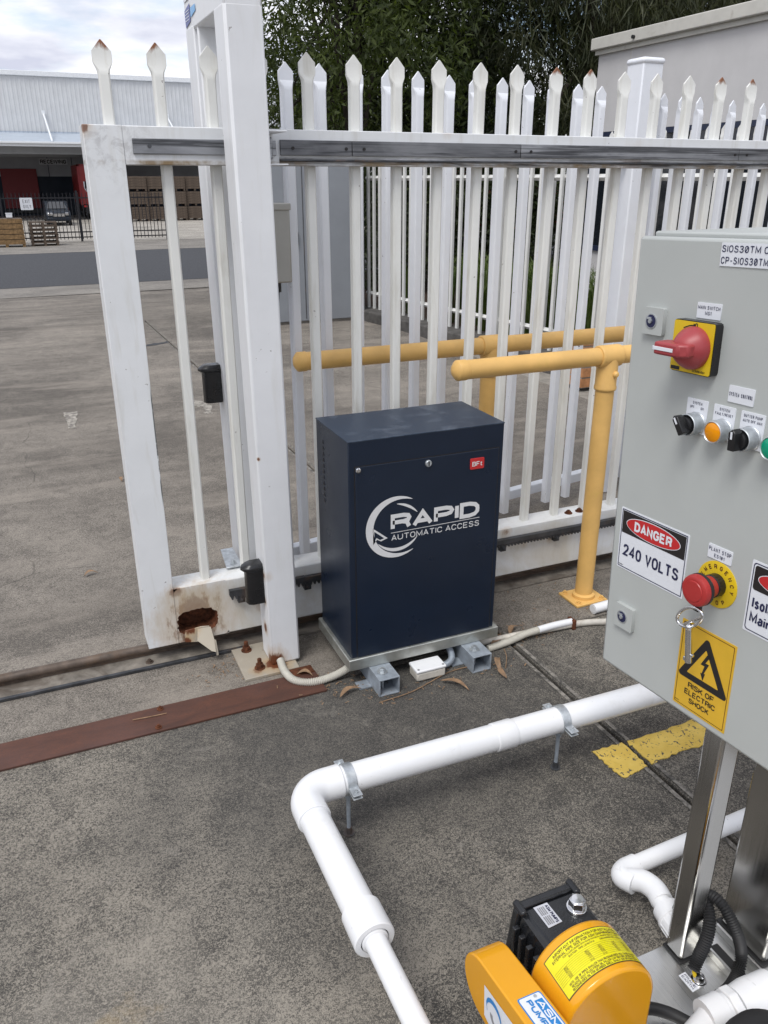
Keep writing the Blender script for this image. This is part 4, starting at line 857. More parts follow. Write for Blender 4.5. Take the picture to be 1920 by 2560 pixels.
lettering(dr, 'AUTOMATIC ACCESS', .9675, 1.2915, .5195, .5400, df, 'white_vinyl', .004)
part(dr, 'logo_rule', MB().flat([(.966, .5465), (1.2915, .5485), (1.2915, .5505), (.966, .5485)], df), 'white_vinyl', 0, 0)
for x in (.921, 1.275):
    w_ = .037; f = part(cbn, 'mounting_foot', MB().box(x - w_, 2.08, .001, x - w_ + .004, 2.44, .066).box(x + w_ - .004, 2.08, .001, x + w_, 2.44, .066).box(x - w_ + .004, 2.08, .001, x + w_ - .004, 2.44, .005).box(x - w_ + .004, 2.08, .0615, x + w_ - .004, 2.44, .0655), 'galvanised_grey', .0008)
    part(f, 'bolt', MB().hexbolt((x - .008, 2.125, .066), (0, 0, 1), .0115, .010), 'galvanised')
    part(f, 'bolt_shank', MB().cyl((x - .008, 2.125, .005), (x - .008, 2.125, .0615), .006, n=12), 'galvanised')
    part(f, 'packer', MB().box(x - w_ - .045, 2.145, .001, x - w_ - .001, 2.19, .005), 'galvanised_grey')
jb = thing('junction_box', 'small dusty white junction box tucked under the cabinet tray', 'box', (1.08, 2.14, 0))
part(jb, 'case', MB().box(1.035, 2.105, .003, 1.145, 2.17, .036), 'pvc_old', .006); part(jb, 'lid', MB().box(1.033, 2.103, .036, 1.147, 2.172, .047), 'pvc', .004)
for x in (1.043, 1.137): part(jb, 'lid_screw', MB().cyl((x, 2.112, .047), (x, 2.112, .049), .004, n=10), 'ink_grey')
cd = thing('flexible_conduit', 'white corrugated conduit from the rusty post foot to the cabinet', 'conduit', (.72, 2.24, 0))
part(cd, 'hose', corrugated([(.632, 2.382, .035), (.63, 2.33, .022), (.645, 2.27, .017), (.69, 2.236, .016), (.75, 2.232, .017), (.82, 2.242, .026), (.88, 2.27, .04)], .0125, .006, .0016), 'conduit_beige')
cd = thing('flexible_conduit', 'short grey corrugated hose joining the junction box', 'conduit', (1.18, 2.16, 0))
part(cd, 'hose', corrugated([(1.146, 2.14, .022), (1.175, 2.145, .022), (1.2, 2.165, .03), (1.21, 2.21, .045)], .011, .006, .0014), 'galvanised_grey')
cd = thing('ground_conduit', 'old white conduit lying in the slab joint beside the cabinet', 'conduit', (1.6, 2.2, 0))
part(cd, 'pipe', MB().tube(curve([(1.30, 2.235, .014), (1.40, 2.225, .014), (1.52, 2.215, .018), (1.78, 2.20, .014), (1.95, 2.16, .012), (2.4, 2.12, .012)], 8), .0125, 12), 'pvc_old')
part(cd, 'hose', corrugated([(1.36, 2.185, .012), (1.45, 2.19, .018), (1.53, 2.20, .026), (1.585, 2.20, .03)], .0125, .006, .0015), 'conduit_beige')
part(cd, 'sleeve', MB().tube(curve([(1.585, 2.20, .03), (1.66, 2.204, .03), (1.74, 2.204, .028)], 6), .0135, 14), 'pvc')
part(cd, 'clip', MB().box(1.735, 2.185, .001, 1.75, 2.225, .04), 'rust', .002)
solo('pipe_stub', MB().tube([(1.885, 2.262, .021), (2.2, 2.28, .021)], .02, 20).tube([(1.884, 2.262, .021), (1.90, 2.2629, .021)], .015, 20), 'pvc', 'open-ended white pipe stub on the ground beside the yellow post foot', 'pipe', (1.9, 2.26, 0))
# leaf litter
def gumleaf(x, y, rz, L, lab, curl=.012):
    n_ = 8; vs = []; fs = []
    for i in range(n_ + 1):
        t = i / n_; w_ = .011 * math.sin(math.pi * t) ** .7 * (1.15 - .5 * t); z = .004 + curl * math.sin(math.pi * t) + .002; b = .014 * math.sin(math.pi * t)
        for s in (-1, 0, 1): vs.append(((t - .5) * L, b + s * w_, z + (abs(s) * .003)))
    for i in range(n_):
        for j in range(2): fs.append((i * 3 + j, i * 3 + j + 1, i * 3 + j + 4, i * 3 + j + 3))
    o = link('gum_leaf', MB().add(vs, fs).mesh('gum_leaf', 60), 'leaf_litter', None, (x, y, .002), (0, 0, rz)); return tag(o, lab, 'leaf', 'dry leaves on the concrete')
for a_ in ((1.14, 2.03, R(-55), .11, 'long dry brown leaf on the concrete between the cabinet feet'), (1.345, 2.07, R(60), .09, 'dry brown leaf curled against the right cabinet foot', .03), (1.335, 2.03, R(75), .07, 'dark dry leaf lying off the right cabinet foot'), (.80, 2.13, R(15), .09, 'grey dry leaf at the end of the rusty strip'), (.69, 2.29, R(-30), .06, 'dry leaf under the white conduit on the rusty strip'), (1.42, 2.20, R(20), .11, 'brown leaf lying across the old conduit'), (1.52, 2.26, R(35), .08, 'pale leaf beyond the old conduit'), (.08, 3.4, R(10), .06, 'orange leaf alone on the driveway behind the gate'), (.36, 4.6, R(70), .07, 'brown leaf on the driveway behind the gate pales')): gumleaf(*a_)
def twig(pts, lab): return solo('twig', MB().tube(curve([Vector(p) for p in pts], 6), .0016, 6), 'leaf_litter', lab, 'twig', pts[0])
twig([(.87, 2.05, .004), (1.0, 2.062, .006), (1.16, 2.115, .005), (1.27, 2.12, .004)], 'long thin twig lying along the front of the cabinet feet')
twig([(.11, 2.268, .011), (.16, 2.262, .012), (.215, 2.262, .010)], 'pale twig lying on the rusty strip')
twig([(1.36, 2.06, .004), (1.40, 2.12, .006), (1.42, 2.17, .005)], 'thin twig standing off the right cabinet foot')
db = []; ds = np.random.default_rng(3)
for cxx, cyy, sx, sy, n_ in ((.78, 2.2, .07, .05, 80), (1.5, 2.23, .12, .03, 150), (1.1, 2.08, .2, .03, 50), (.5, 2.45, .08, .06, 70), (1.7, 2.4, .2, .1, 50)):
    for _ in range(n_):
        x, y = ds.normal(cxx, sx), ds.normal(cyy, sy); a = ds.uniform(0, 6.28); L = ds.uniform(.004, .016); W = ds.uniform(.0008, .002); z = .0035 + ds.uniform(0, .002)
        if y < 2.32 and x < .64: z += .007
        c_, s_ = math.cos(a) * L, math.sin(a) * L; db.append([(x - s_ * W / L, y + c_ * W / L, z), (x + s_ * W / L, y - c_ * W / L, z), (x + c_ + s_ * W / L, y + s_ - c_ * W / L, z + .002), (x + c_ - s_ * W / L, y + s_ + c_ * W / L, z + .002)])
dbo = soup('leaf_debris', np.array(db), 'leaf_litter'); dbo['kind'] = 'stuff'; tag(dbo, 'crumbled leaf debris gathered along the slab joint and gate track', 'debris')
# ------------------------------------------------------------------ white pipework
pa = thing('waste_pipe', 'large white pipe run with an elbow raised on two threaded clamps', 'pipe', (.445, 1.555, 0))
PZ = .182; RP = .0370; ex, ey = .447, 1.555
part(pa, 'long_pipe', MB().cyl((ex + .06, ey, PZ), (2.6, ey, PZ - .025), RP, n=32), 'pvc')
arc = [Vector((ex + .062 - .062 * math.sin(t), ey - .062 + .062 * math.cos(t), PZ)) for t in [i * math.pi / 2 / 10 for i in range(11)]]
part(pa, 'elbow', MB().tube([Vector((ex + .105, ey, PZ))] + arc + [Vector((ex, ey - .105, PZ))], RP * 1.14, 32), 'pvc', .002)
part(pa, 'near_pipe', MB().cyl((ex, ey - .06, PZ), (ex + .004, 1.13, PZ), RP, n=32), 'pvc')
part(pa, 'reducer', MB().lathe([(0, RP), (.002, RP * 1.18), (.075, RP * 1.2), (.078, RP * 1.14), (.078, .031), (.05, .029), (.05, .0)], (ex + .004, 1.165, PZ), (0, -1, 0), 36), 'pvc', .0)
part(pa, 'bush', MB().lathe([(0, .0285), (.035, .0285), (.037, .025)], (ex + .004, 1.12, PZ), (0, -1, 0), 28), 'pvc')
part(pa, 'small_pipe', MB().tube([(ex + .004, 1.115, PZ), (ex + .006, .45, PZ + .002)], .0235, 28), 'pvc')
part(pa, 'pipe_socket', MB().lathe([(0, RP), (.003, RP * 1.07), (.06, RP * 1.08), (.066, RP)], (1.0, ey, PZ - .0065), (1, 0, 0), 32), 'pvc')
for x in (.572, 1.222):
    zc = PZ - .025 * (x - ex) / 2.15
    c = part(pa, 'clamp', MB().tube([(x, ey + (RP + .002) * math.sin(t), zc + (RP + .002) * math.cos(t)) for t in [2 * math.pi * i / 36 for i in range(36)]], .001, 4, closed=True) if False else MB().lathe([(-.0125, RP + .0005), (-.0125, RP + .0035), (.0125, RP + .0035), (.0125, RP + .0005)], (x, ey, zc), (1, 0, 0), 36), 'galvanised', .0008)
    for s in (-1, 1):
        part(c, 'lug', MB().box(x - .0125, ey + s * (RP + .018) - .018, zc + .002, x + .0125, ey + s * (RP + .018) + .018, zc + .005).box(x - .0125, ey + s * (RP + .018) - .018, zc - .008, x + .0125, ey + s * (RP + .018) + .018, zc - .005), 'galvanised', .001)
        part(c, 'lug_bolt', MB().hexbolt((x, ey + s * (RP + .022), zc + .005), (0, 0, 1), .0065, .004, False).cyl((x, ey + s * (RP + .022), zc - .016), (x, ey + s * (RP + .022), zc + .004), .004, n=8), 'galvanised')
    sp = part(c, 'threaded_rod', MB().cyl((x, ey, .012), (x, ey, zc - RP), .0055, n=12), 'galvanised_grey')
    part(sp, 'nut', MB().cyl((x, ey, zc - RP - .02), (x, ey, zc - RP - .001), .0095, n=6), 'galvanised_grey'); part(sp, 'foot_nut', MB().cyl((x, ey, .002), (x, ey, .022), .0085, n=6).cyl((x, ey, .001), (x, ey, .003), .015, n=16), 'dark_steel')
pb = thing('feed_pipe', 'thin white pipe with a swept bend and union beside the skid', 'pipe', (1.1, 1.09, 0))
zb = .085; rb_ = .0215
part(pb, 'far_pipe', MB().tube([(1.10, 1.105, zb), (2.3, 1.145, zb)], rb_, 24), 'pvc')
part(pb, 'elbow', MB().tube(curve([(1.135, 1.106, zb), (1.10, 1.103, zb), (1.082, 1.088, zb + .002), (1.092, 1.058, zb + .006)], 8), rb_ * 1.2, 24), 'pvc', .001)
part(pb, 'bend', MB().tube(curve([(1.09, 1.075, zb + .004), (1.11, 1.05, zb + .012), (1.118, 1.02, zb + .012), (1.112, .99, zb + .01)], 8), rb_ * 1.18, 24), 'pvc', .001)
part(pb, 'short_pipe', MB().cyl((1.115, 1.02, zb + .011), (1.098, .935, zb + .008), rb_, n=24), 'pvc')
un = part(pb, 'union', MB().lathe([(0, rb_ * 1.15), (.002, rb_ * 1.42), (.026, rb_ * 1.48), (.028, rb_ * 1.6), (.034, rb_ * 1.6), (.036, rb_ * 1.5), (.07, rb_ * 1.5)], (1.107, .975, zb + .01), (-.17, -1, 0), 24), 'pvc')
for k_ in range(12):
    a = 2 * math.pi * k_ / 12; part(un, 'rib', MB().cyl((1.102 + rb_ * 1.5 * math.cos(a), .945, zb + .009 + rb_ * 1.5 * math.sin(a)), (1.097 + rb_ * 1.5 * math.cos(a), .91, zb + .009 + rb_ * 1.5 * math.sin(a)), .0022, n=6), 'pvc')
# ------------------------------------------------------------------ skid with its legs
sk = thing('equipment_skid', 'low brushed stainless skid plate with upright legs under the enclosure', 'skid', (1.1, .7, 0))
part(sk, 'deck', MB().box(.60, -.3, .052, 1.7, .922, .060), 'brushed_plate', .002)
part(sk, 'edge_frame', MB().box(.61, .88, .004, 1.69, .915, .052).box(.61, -.29, .004, .65, .88, .052).box(1.65, -.29, .004, 1.69, .88, .052), 'brushed_plate', .003)
part(sk, 'leg', MB().box(1.063, .872, .064, 1.113, .920, .66), 'brushed_stainless', .007)
part(sk, 'leg_seal', MB().box(1.060, .869, .060, 1.116, .923, .0645), 'black_rubber', .001)
part(sk, 'leg', MB().box(1.219, .799, .064, 1.345, .919, .66), 'brushed_stainless', .006)
part(sk, 'leg_seal', MB().box(1.213, .793, .060, 1.35, .925, .0645), 'black_rubber', .001)
part(sk, 'rear_leg', MB().box(1.063, .30, .064, 1.113, .35, .66), 'brushed_stainless', .007)
part(sk, 'channel', MB().box(1.13, .45, .0605, 1.136, .868, .082).box(1.19, .45, .0605, 1.196, .905, .082).box(1.136, .45, .0605, 1.19, .905, .064), 'brushed_plate', .001)
part(sk, 'rubber_strip', MB().box(1.139, .45, .0645, 1.163, .872, .074), 'black_rubber', .003)
eb = part(sk, 'earth_stud', MB().lathe([(0, .016), (.003, .016), (.0035, .012), (.007, .012), (.014, .009), (.017, .0)], (1.071, .826, .0605), (0, 0, 1), 20), 'chrome')
fe = part(sk, 'frame_earth_label', MB().prism([(1.040, .851), (1.058, .852), (1.058, .811), (1.040, .810)], .0604, .0612, pl), 'label_white')
def vert(x0, x1, y0, y1, z): return lambda u, v: (x0 + (x1 - x0) * v, y0 + (y1 - y0) * u, z)
lettering(fe, 'FRAME', .06, .94, .54, .86, vert(1.041, 1.057, .850, .812, .0617), 'ink_navy', .01); lettering(fe, 'EARTH', .06, .94, .12, .44, vert(1.041, 1.057, .850, .812, .0617), 'ink_navy', .01)
hs = thing('corrugated_hose', 'black corrugated hose with a yellow earth lead bending to the skid label', 'hose', (1.1, .87, .06))
part(hs, 'tubing', corrugated([(1.064, .838, .080), (1.078, .844, .10), (1.100, .850, .15), (1.115, .868, .185), (1.122, .90, .195), (1.112, .932, .16), (1.10, .937, .10), (1.098, .938, .064)], .0125, .0052, .0014), 'black_rubber')
part(hs, 'earth_lead', MB().tube(curve([(1.066, .840, .086), (1.063, .834, .077), (1.064, .830, .070), (1.069, .827, .068)], 6), .0042, 8), 'signal_yellow')
hs = thing('corrugated_hose', 'black corrugated hose looping over to the white fittings', 'hose', (1.12, .82, .06))
part(hs, 'tubing', corrugated([(1.10, .935, .064), (1.118, .925, .15), (1.133, .897, .2), (1.138, .86, .207), (1.150, .827, .166), (1.163, .812, .11), (1.143, .796, .083), (1.105, .78, .076), (1.06, .772, .074), (1.0, .755, .074)], .0115, .0052, .0014), 'black_rubber')
# ------------------------------------------------------------------ control enclosure
en = thing('control_enclosure', 'pale grey control enclosure with switches, buttons and warning stickers', 'control panel', (1.03, 1.205, 0), (0, R(-1.9), R(-86.6)))
LEAN = .0332
def eu(u, z): return u + LEAN * z
EB, ET, EW = .636, 1.507, .62
def EP(parent, name, mb, mat, bv=0, sm=35, label=None): return part(parent, name, mb, mat, bv, sm, True, label)
EP(en, 'body', MB().box(.037, .022, EB + .004, EW - .004, .30, ET - .004), 'enclosure_grey', .008)
dor = EP(en, 'door', MB().box(.0345, .0, EB, EW, .018, ET), 'enclosure_grey', .006)
EP(en, 'door_seal', MB().box(.041, .0175, EB + .006, EW - .006, .0225, ET - .006), 'black_rubber')
EP(en, 'rain_lip', MB().box(.045, .024, ET - .004, EW - .01, .30, ET + .008), 'enclosure_grey', .004)
EP(en, 'lifting_eye', MB().lathe([(0, .016), (.012, .016), (.014, .01), (.03, .01)], (.30, .20, ET + .008), (0, 0, 1), 16), 'enclosure_grey')
def plate(name, u0, u1, z0, z1, mat, n0=0.0, n1=.0016, r=.001, parent=None):
    d = LEAN * (z0 + z1) / 2; return EP(parent or dor, name, MB().prism(rrect(u0 + d, z0, u1 + d, z1, r, 2), -n0, -n1, lambda u, v, h: (u, h, v)), mat)
def etext(parent, s, u0, u1, z0, z1, mat, n=.0022, bold=0.0, **k):
    d = LEAN * (z0 + z1) / 2; return lettering(parent, s, u0 + d, u1 + d, z0, z1, lambda u, v: (u, -n, v), mat, bold, True, **k)
p_ = plate('name_label', .1715, .302, 1.465, 1.5008, 'label_white')
etext(p_, 'SIOS3ØTM OILY', .1730, .285, 1.4865, 1.4973, 'ink_navy', bold=.004); etext(p_, 'CP-SIOS3ØTM', .1740, .264, 1.4685, 1.4795, 'ink_navy', bold=.004)
p_ = plate('main_switch_label', .1395, .1900, 1.3795, 1.405, 'label_white'); etext(p_, 'MAIN SWITCH', .1415, .188, 1.3945, 1.4005, 'ink_navy', bold=.004); etext(p_, 'MS1', .158, .171, 1.3855, 1.3915, 'ink_navy', bold=.004)
p_ = plate('system_control_label', .2305, .281, 1.2525, 1.28, 'label_white'); etext(p_, 'SYSTEM CONTROL', .2325, .279, 1.263, 1.2695, 'ink_navy', bold=.004)
for (u0, u1), t1, t2 in (((.1482, .1935), 'SYSTEM', ('OFF', 'ON')), ((.2070, .2512), 'SYSTEM', ('FAULT/RESET',)), ((.2629, .3090), 'GUTTER PUMP', ('AUTO OFF MAN',)), ((.3200, .366), 'SYSTEM', ('RUN',))):
    p_ = plate('button_label', u0, u1, 1.1845, 1.2435, 'label_white'); m_ = (u0 + u1) / 2; h_ = .0105 if len(t1) < 8 else .018
    etext(p_, t1, m_ - h_, m_ + h_, 1.2345, 1.2395, 'ink_navy', bold=.004)
    if len(t2) == 2: etext(p_, t2[0], m_ - .015, m_ - .006, 1.2268, 1.2315, 'ink_navy', bold=.004); etext(p_, t2[1], m_ + .008, m_ + .0145, 1.2268, 1.2315, 'ink_navy', bold=.004)
    else: w_ = .0185 if len(t2[0]) > 5 else .006; etext(p_, t2[0], m_ - w_, m_ + w_, 1.2268, 1.2315, 'ink_navy', bold=.004)
# quarter-turn locks
for nm, u0, u1, z0, z1 in (('lock_plate', .0245, .0735, 1.340, 1.3875), ('lock_plate', .0445, .0945, .7425, .794)):
    p_ = plate(nm, u0, u1, z0, z1, 'enclosure_grey', 0, .009, .003); m_, mz = (u0 + u1) / 2, (z0 + z1) / 2; m_ = eu(m_ - .003, mz)
    EP(p_, 'lock_bezel', MB().lathe([(.009, .0135), (.0102, .0135), (.0102, .0115), (.0095, .011)], (m_, 0, mz), (0, -1, 0), 24), 'galvanised'); EP(p_, 'lock_core', MB().cyl((m_, 0, mz), (m_, -.0105, mz), .0112, n=24), 'ink_navy')
    EP(p_, 'lock_pin', MB().cyl((m_, -.0105, mz), (m_, -.0135, mz), .004, n=12).box(m_ - .008, -.0125, mz + .003, m_ + .002, -.0105, mz + .007), 'galvanised')
# rotary main switch
su, sz = .155, 1.332; s_ = plate('switch_base', su - .045, su + .045, sz - .044, sz + .044, 'black_plastic', 0, .017, .006)
u_ = eu(su, sz)
EP(s_, 'switch_plate', MB().prism(rrect(u_ - .0435, sz - .0425, u_ + .0435, sz + .0425, .003, 2), -.017, -.0185, lambda u, v, h: (u, h, v)), 'signal_yellow')
kb_ = EP(s_, 'switch_knob', MB().lathe([(.0185, .036), (.027, .0355), (.034, .032), (.044, .025), (.052, .018), (.055, .012), (.055, 0)], (u_ + .004, 0, sz), (0, -1, 0), 40), 'switch_red', 0, 50)
EP(kb_, 'grip', MB().prism([(u_ - .036, -.040), (u_ - .036, -.070), (u_ + .018, -.070), (u_ + .03, -.056), (u_ + .028, -.03), (u_ - .02, -.03)], sz - .011, sz + .011, lambda u, v, h: (u, v, h)), 'switch_red', .004)
EP(kb_, 'pointer', MB().box(u_ - .0372, -.0712, sz - .003, u_ + .008, -.0695, sz + .003).box(u_ - .0375, -.0712, sz - .003, u_ - .0355, -.045, sz + .003), 'label_white', .0004)
EP(kb_, 'padlock_hole', MB().cyl((u_ + .017, -.0375, sz - .012), (u_ + .019, -.0425, sz - .013), .0048, n=14), 'ink_black')
etext(s_, '0', su + .001, su + .007, sz + .034, sz + .041, 'ink_black', .0192, .02); etext(s_, 'Schneider', su + .008, su + .036, sz - .040, sz - .0345, 'ink_black', .0192, .004)
EP(s_, 'arrow', MB().add([(u_ - .022 + .022 * t, -.0192, sz + .030 + .006 * math.sin(t * 1.57)) for t in (0, .25, .5, .75, 1)] + [(u_ - .022 + .022 * t, -.0192, sz + .0318 + .006 * math.sin(t * 1.57)) for t in (0, .25, .5, .75, 1)], [(i, i + 1, i + 6, i + 5) for i in range(4)]).add([(u_ - .001, -.0192, sz + .0335), (u_ + .0045, -.0192, sz + .037), (u_ - .001, -.0192, sz + .0405)], [(0, 1, 2)]), 'ink_black', 0, 0)
EP(s_, 'rating_tab', MB().box(u_ - .041, -.0192, sz - .041, u_ - .022, -.0186, sz - .035), 'ink_black')
# push buttons and selectors
def bezel(parent, u, z, d=.026):
    return EP(parent, 'bezel', MB().lathe([(0, .0200), (.003, .0205), (.0045, .0190), (.011, .0190), (.012, .0197), (d - .001, .0190), (d, .0178), (d - .002, .0160), (.01, .015)], (u, 0, z), (0, -1, 0), 36), 'galvanised', 0, 40)
def selector(u, z, ang, name='selector_switch'):
    u = eu(u, z); r_ = EP(dor, name, MB().lathe([(.020, .0145), (.030, .0140), (.031, .012)], (u, 0, z), (0, -1, 0), 28), 'black_plastic'); bezel(r_, u, z)
    ca, sa = math.cos(R(ang)), math.sin(R(ang)); fn = lambda a, b, h: (u + a * ca - b * sa, -h, z + a * sa + b * ca)
    EP(r_, 'grip', MB().prism([(-.0155, -.0065), (-.0155, .0065), (.0145, .0065), (.0205, 0), (.0145, -.0065)], .028, .046, fn), 'black_plastic', .0015)
    EP(r_, 'marker', MB().prism([(.004, -.0016), (.004, .0016), (.016, .0016), (.016, -.0016)], .0458, .0468, fn), 'label_white')
selector(.174, 1.202, 125); selector(.287, 1.202, 92)
for u0, m_, nm in ((.231, 'amber_lens', 'amber_button'), (.344, 'green_lens', 'green_button')):
    u = eu(u0, 1.202); b_ = EP(dor, nm, MB().lathe([(.01, .0163), (.0255, .0163), (.027, .014), (.0275, 0)], (u, 0, 1.202), (0, -1, 0), 32), m_, 0, 40); bezel(b_, u, 1.202, .027)
# danger sign
p_ = plate('danger_sign', .0235, .1995, .8675, .9965, 'label_white', 0, .0008, .002)
def erect(u0, z0, u1, z1, r, n): return [(a + LEAN * .93, b) for a, b in rrect(u0, z0, u1, z1, r, 4)]
ef = lambda n: (lambda u, v: (u, -n, v))
EP(p_, 'border', ring(erect(.0265, .8705, .1965, .9935, .0015, 0), erect(.0283, .8723, .1947, .9917, .001, 0), ef(.0012)), 'ink_navy', 0, 0)
EP(p_, 'black_band', MB().flat(erect(.0295, .9445, .1935, .9905, .0008, 0), ef(.0013)), 'ink_black', 0, 0)
ell = lambda cu, cv, a, b: [(cu + LEAN * .93 + a * math.cos(2 * math.pi * i / 40), cv + b * math.sin(2 * math.pi * i / 40)) for i in range(40)]
EP(p_, 'oval_edge', MB().flat(ell(.1115, .9675, .071, .0205), ef(.0017)), 'label_white', 0, 0); EP(p_, 'oval', MB().flat(ell(.1115, .9675, .0695, .019), ef(.0020)), 'sign_red', 0, 0)
etext(p_, 'DANGER', .0625, .1605, .9575, .9775, 'label_white', .0024, .022); etext(p_, '240 VOLTS', .0385, .1855, .8975, .9225, 'ink_navy', .0014, .012); etext(p_, 'BRADY', .0315, .0435, .8745, .8768, 'ink_black', .0014, .02)
# isolate sign, cut by the frame in the photograph
p_ = plate('isolate_sign', .336, .50, .872, 1.003, 'label_white', 0, .0008, .002)
EP(p_, 'border', ring(erect(.3395, .8755, .4965, .9995, .006, 0), erect(.3413, .8773, .4947, .9977, .005, 0), ef(.0012)), 'ink_navy', 0, 0); EP(p_, 'black_band', MB().flat(erect(.3435, .9515, .4925, .9955, .005, 0), ef(.0013)), 'ink_black', 0, 0)
EP(p_, 'oval_edge', MB().flat(ell(.418, .9735, .066, .0185), ef(.0017)), 'label_white', 0, 0); EP(p_, 'oval', MB().flat(ell(.418, .9735, .0645, .017), ef(.0020)), 'sign_red', 0, 0)
etext(p_, 'DANGER', .372, .464, .9645, .9825, 'label_white', .0024, .02); etext(p_, 'Isolate Before', .3475, .482, .919, .939, 'ink_navy', .0014, .012); etext(p_, 'Maintenance', .3475, .472, .892, .9115, 'ink_navy', .0014, .012)
p_ = plate('plant_stop_label', .2420, .2935, .9735, .999, 'label_white'); etext(p_, 'PLANT STOP', .2438, .2918, .9875, .9948, 'ink_navy', bold=.004); etext(p_, 'ES1Ø1', .257, .279, .9775, .984, 'ink_navy', bold=.004)
# electric shock sign
p_ = plate('shock_sign', .2145, .3390, .6525, .8335, 'sign_amber', 0, .0008, .002)
er2 = lambda u0, z0, u1, z1: [(a + LEAN * .743, b) for a, b in rrect(u0, z0, u1, z1, .002, 4)]
EP(p_, 'border', ring(er2(.2185, .6565, .3350, .8295), er2(.2197, .6577, .3338, .8283), ef(.0012)), 'rust', 0, 0)
def tri(cu, cz, s, r):
    o = []
    for k_ in range(3):
        a = R(90 + 120 * k_); px, pz = cu + s * math.cos(a), cz + s * math.sin(a)
        for j in range(-3, 4): b = a + R(20 * j); o.append((px + r * math.cos(b), pz + r * math.sin(b)))
    return o
tu = .2765 + LEAN * .75
EP(p_, 'warning_triangle', MB().flat(tri(tu, .752, .0575, .006), ef(.0013)), 'ink_black', 0, 0); EP(p_, 'triangle_core', MB().flat(tri(tu, .752, .0405, .0012), ef(.0016)), 'sign_amber', 0, 0)
EP(p_, 'lightning_bolt', MB().flat([(tu + .004, .787), (tu - .008, .762), (tu + .001, .762), (tu - .003, .745), (tu - .0065, .745), (tu + .001, .731), (tu + .0045, .747), (tu + .0015, .7465), (tu + .0105, .7695), (tu + .002, .769), (tu + .012, .787)], ef(.0020)), 'ink_black', 0, 0)
etext(p_, 'RISK OF', .2475, .3095, .7005, .7120, 'ink_black', .0014, .013); etext(p_, 'ELECTRIC', .2415, .3145, .6845, .6960, 'ink_black', .0014, .013); etext(p_, 'SHOCK', .2545, .3030, .6690, .6800, 'ink_black', .0014, .013); etext(p_, 'BRADY', .2225, .2335, .6605, .6628, 'ink_black', .0014, .02)
# emergency stop
eu0, ez = eu(.272, .929), .929
yl = EP(dor, 'emergency_stop_ring', MB().lathe([(0, .043), (.0016, .043), (.002, .042), (.002, .018)], (eu0, 0, ez), (0, -1, 0), 48), 'signal_yellow')
def arctext(parent, s, r, a0, a1, h, mat, n, flip=False):
    chars = [(c, i) for i, c in enumerate(s)]
    for c, i in chars:
        if c == ' ': continue
        a = R(a0 + (a1 - a0) * i / (len(s) - 1)); st_, tot = strokes(c, h * .72, h, .2); mb = MB()
        rot = a - math.pi / 2 if not flip else a + math.pi / 2; ca, sa = math.cos(rot), math.sin(rot); ou, oz = eu0 + r * math.cos(a), ez + r * math.sin(a)
        for k_, (pts, fs) in st_: mb.add([(ou + (p.x - tot / 2) * ca - (p.y - h / 2) * sa, -n - .00012 * k_, oz + (p.x - tot / 2) * sa + (p.y - h / 2) * ca) for p in pts], fs)
        EP(parent, 'letter', mb, mat, 0, 0)
arctext(yl, 'EMERGENCY', .0335, 165, -5, .0085, 'rust', .0024); arctext(yl, 'STOP', .0335, 235, 305, .0085, 'rust', .0024, True)
EP(yl, 'collar', MB().lathe([(.002, .021), (.016, .021), (.018, .0185), (.019, .015)], (eu0, 0, ez), (0, -1, 0), 36), 'black_plastic'); EP(yl, 'neck', MB().cyl((eu0, -.018, ez), (eu0, -.040, ez), .0195, .021, 36), 'red_plastic')
mh = EP(yl, 'mushroom_head', MB().lathe([(.036, .022), (.040, .0285), (.052, .0290), (.056, .0275), (.0585, .023), (.058, .0195), (.0595, .0185), (.0600, 0)], (eu0, 0, ez), (0, -1, 0), 44), 'red_plastic', 0, 40)
EP(mh, 'grip_band', MB().lathe([(.0395, .0293), (.0425, .0296), (.0455, .0293)], (eu0, 0, ez), (0, -1, 0), 44), 'black_rubber')
# carabiner and panel key hanging off the emergency stop
kr = thing('key_ring', 'chrome carabiner with a tubular panel key hanging from the red stop button', 'keys', (1.03, 1.205, 0), (0, R(-1.9), R(-86.6)))
nq = -.044; zt = .902; uc = eu(.2685, zt)
part(kr, 'cable_tie', MB().tube([(eu0 + .0235 * math.cos(t), -.034, ez + .0235 * math.sin(t)) for t in [2 * math.pi * i / 24 for i in range(24)]] , .0016, 6, closed=True).box(uc - .007, -.041, zt - .018, uc + .006, -.031, zt + .004), 'black_plastic', .001, 35, True)
ov = []
for i in range(40):
    t = 2 * math.pi * i / 40; a_, b_ = .034 * math.cos(t), .0165 * math.sin(t); ro = R(38); ov.append((uc - .008 + a_ * math.cos(ro) - b_ * math.sin(ro), nq - .002 * math.cos(t), zt - .033 + a_ * math.sin(ro) + b_ * math.cos(ro)))
part(kr, 'carabiner', MB().tube(ov, .0029, 10, closed=True), 'chrome', 0, 60, True)
part(kr, 'carabiner_gate', MB().tube([(uc - .018, nq - .001, zt - .052), (uc + .016, nq - .001, zt - .022)], .0027, 10), 'chrome', 0, 60, True)
ku, kz = uc - .003, zt - .052
part(kr, 'key_shank', MB().tube([(ku, nq - .004, kz), (ku + .007, nq - .002, kz - .066)], [.0058, .0062], 16), 'chrome', 0, 60, True)
part(kr, 'key_bit', MB().box(ku - .004, nq - .005, kz - .066, ku + .002, nq + .001, kz - .058).box(ku + .011, nq - .005, kz - .052, ku + .016, nq + .001, kz - .047), 'chrome', .001, 35, True)
part(kr, 'key_eye', MB().lathe([(-.004, .004), (0, .0062), (.006, .0055), (.008, .003)], (ku, nq - .004, kz), (0, 0, 1), 16), 'chrome', 0, 60, True)
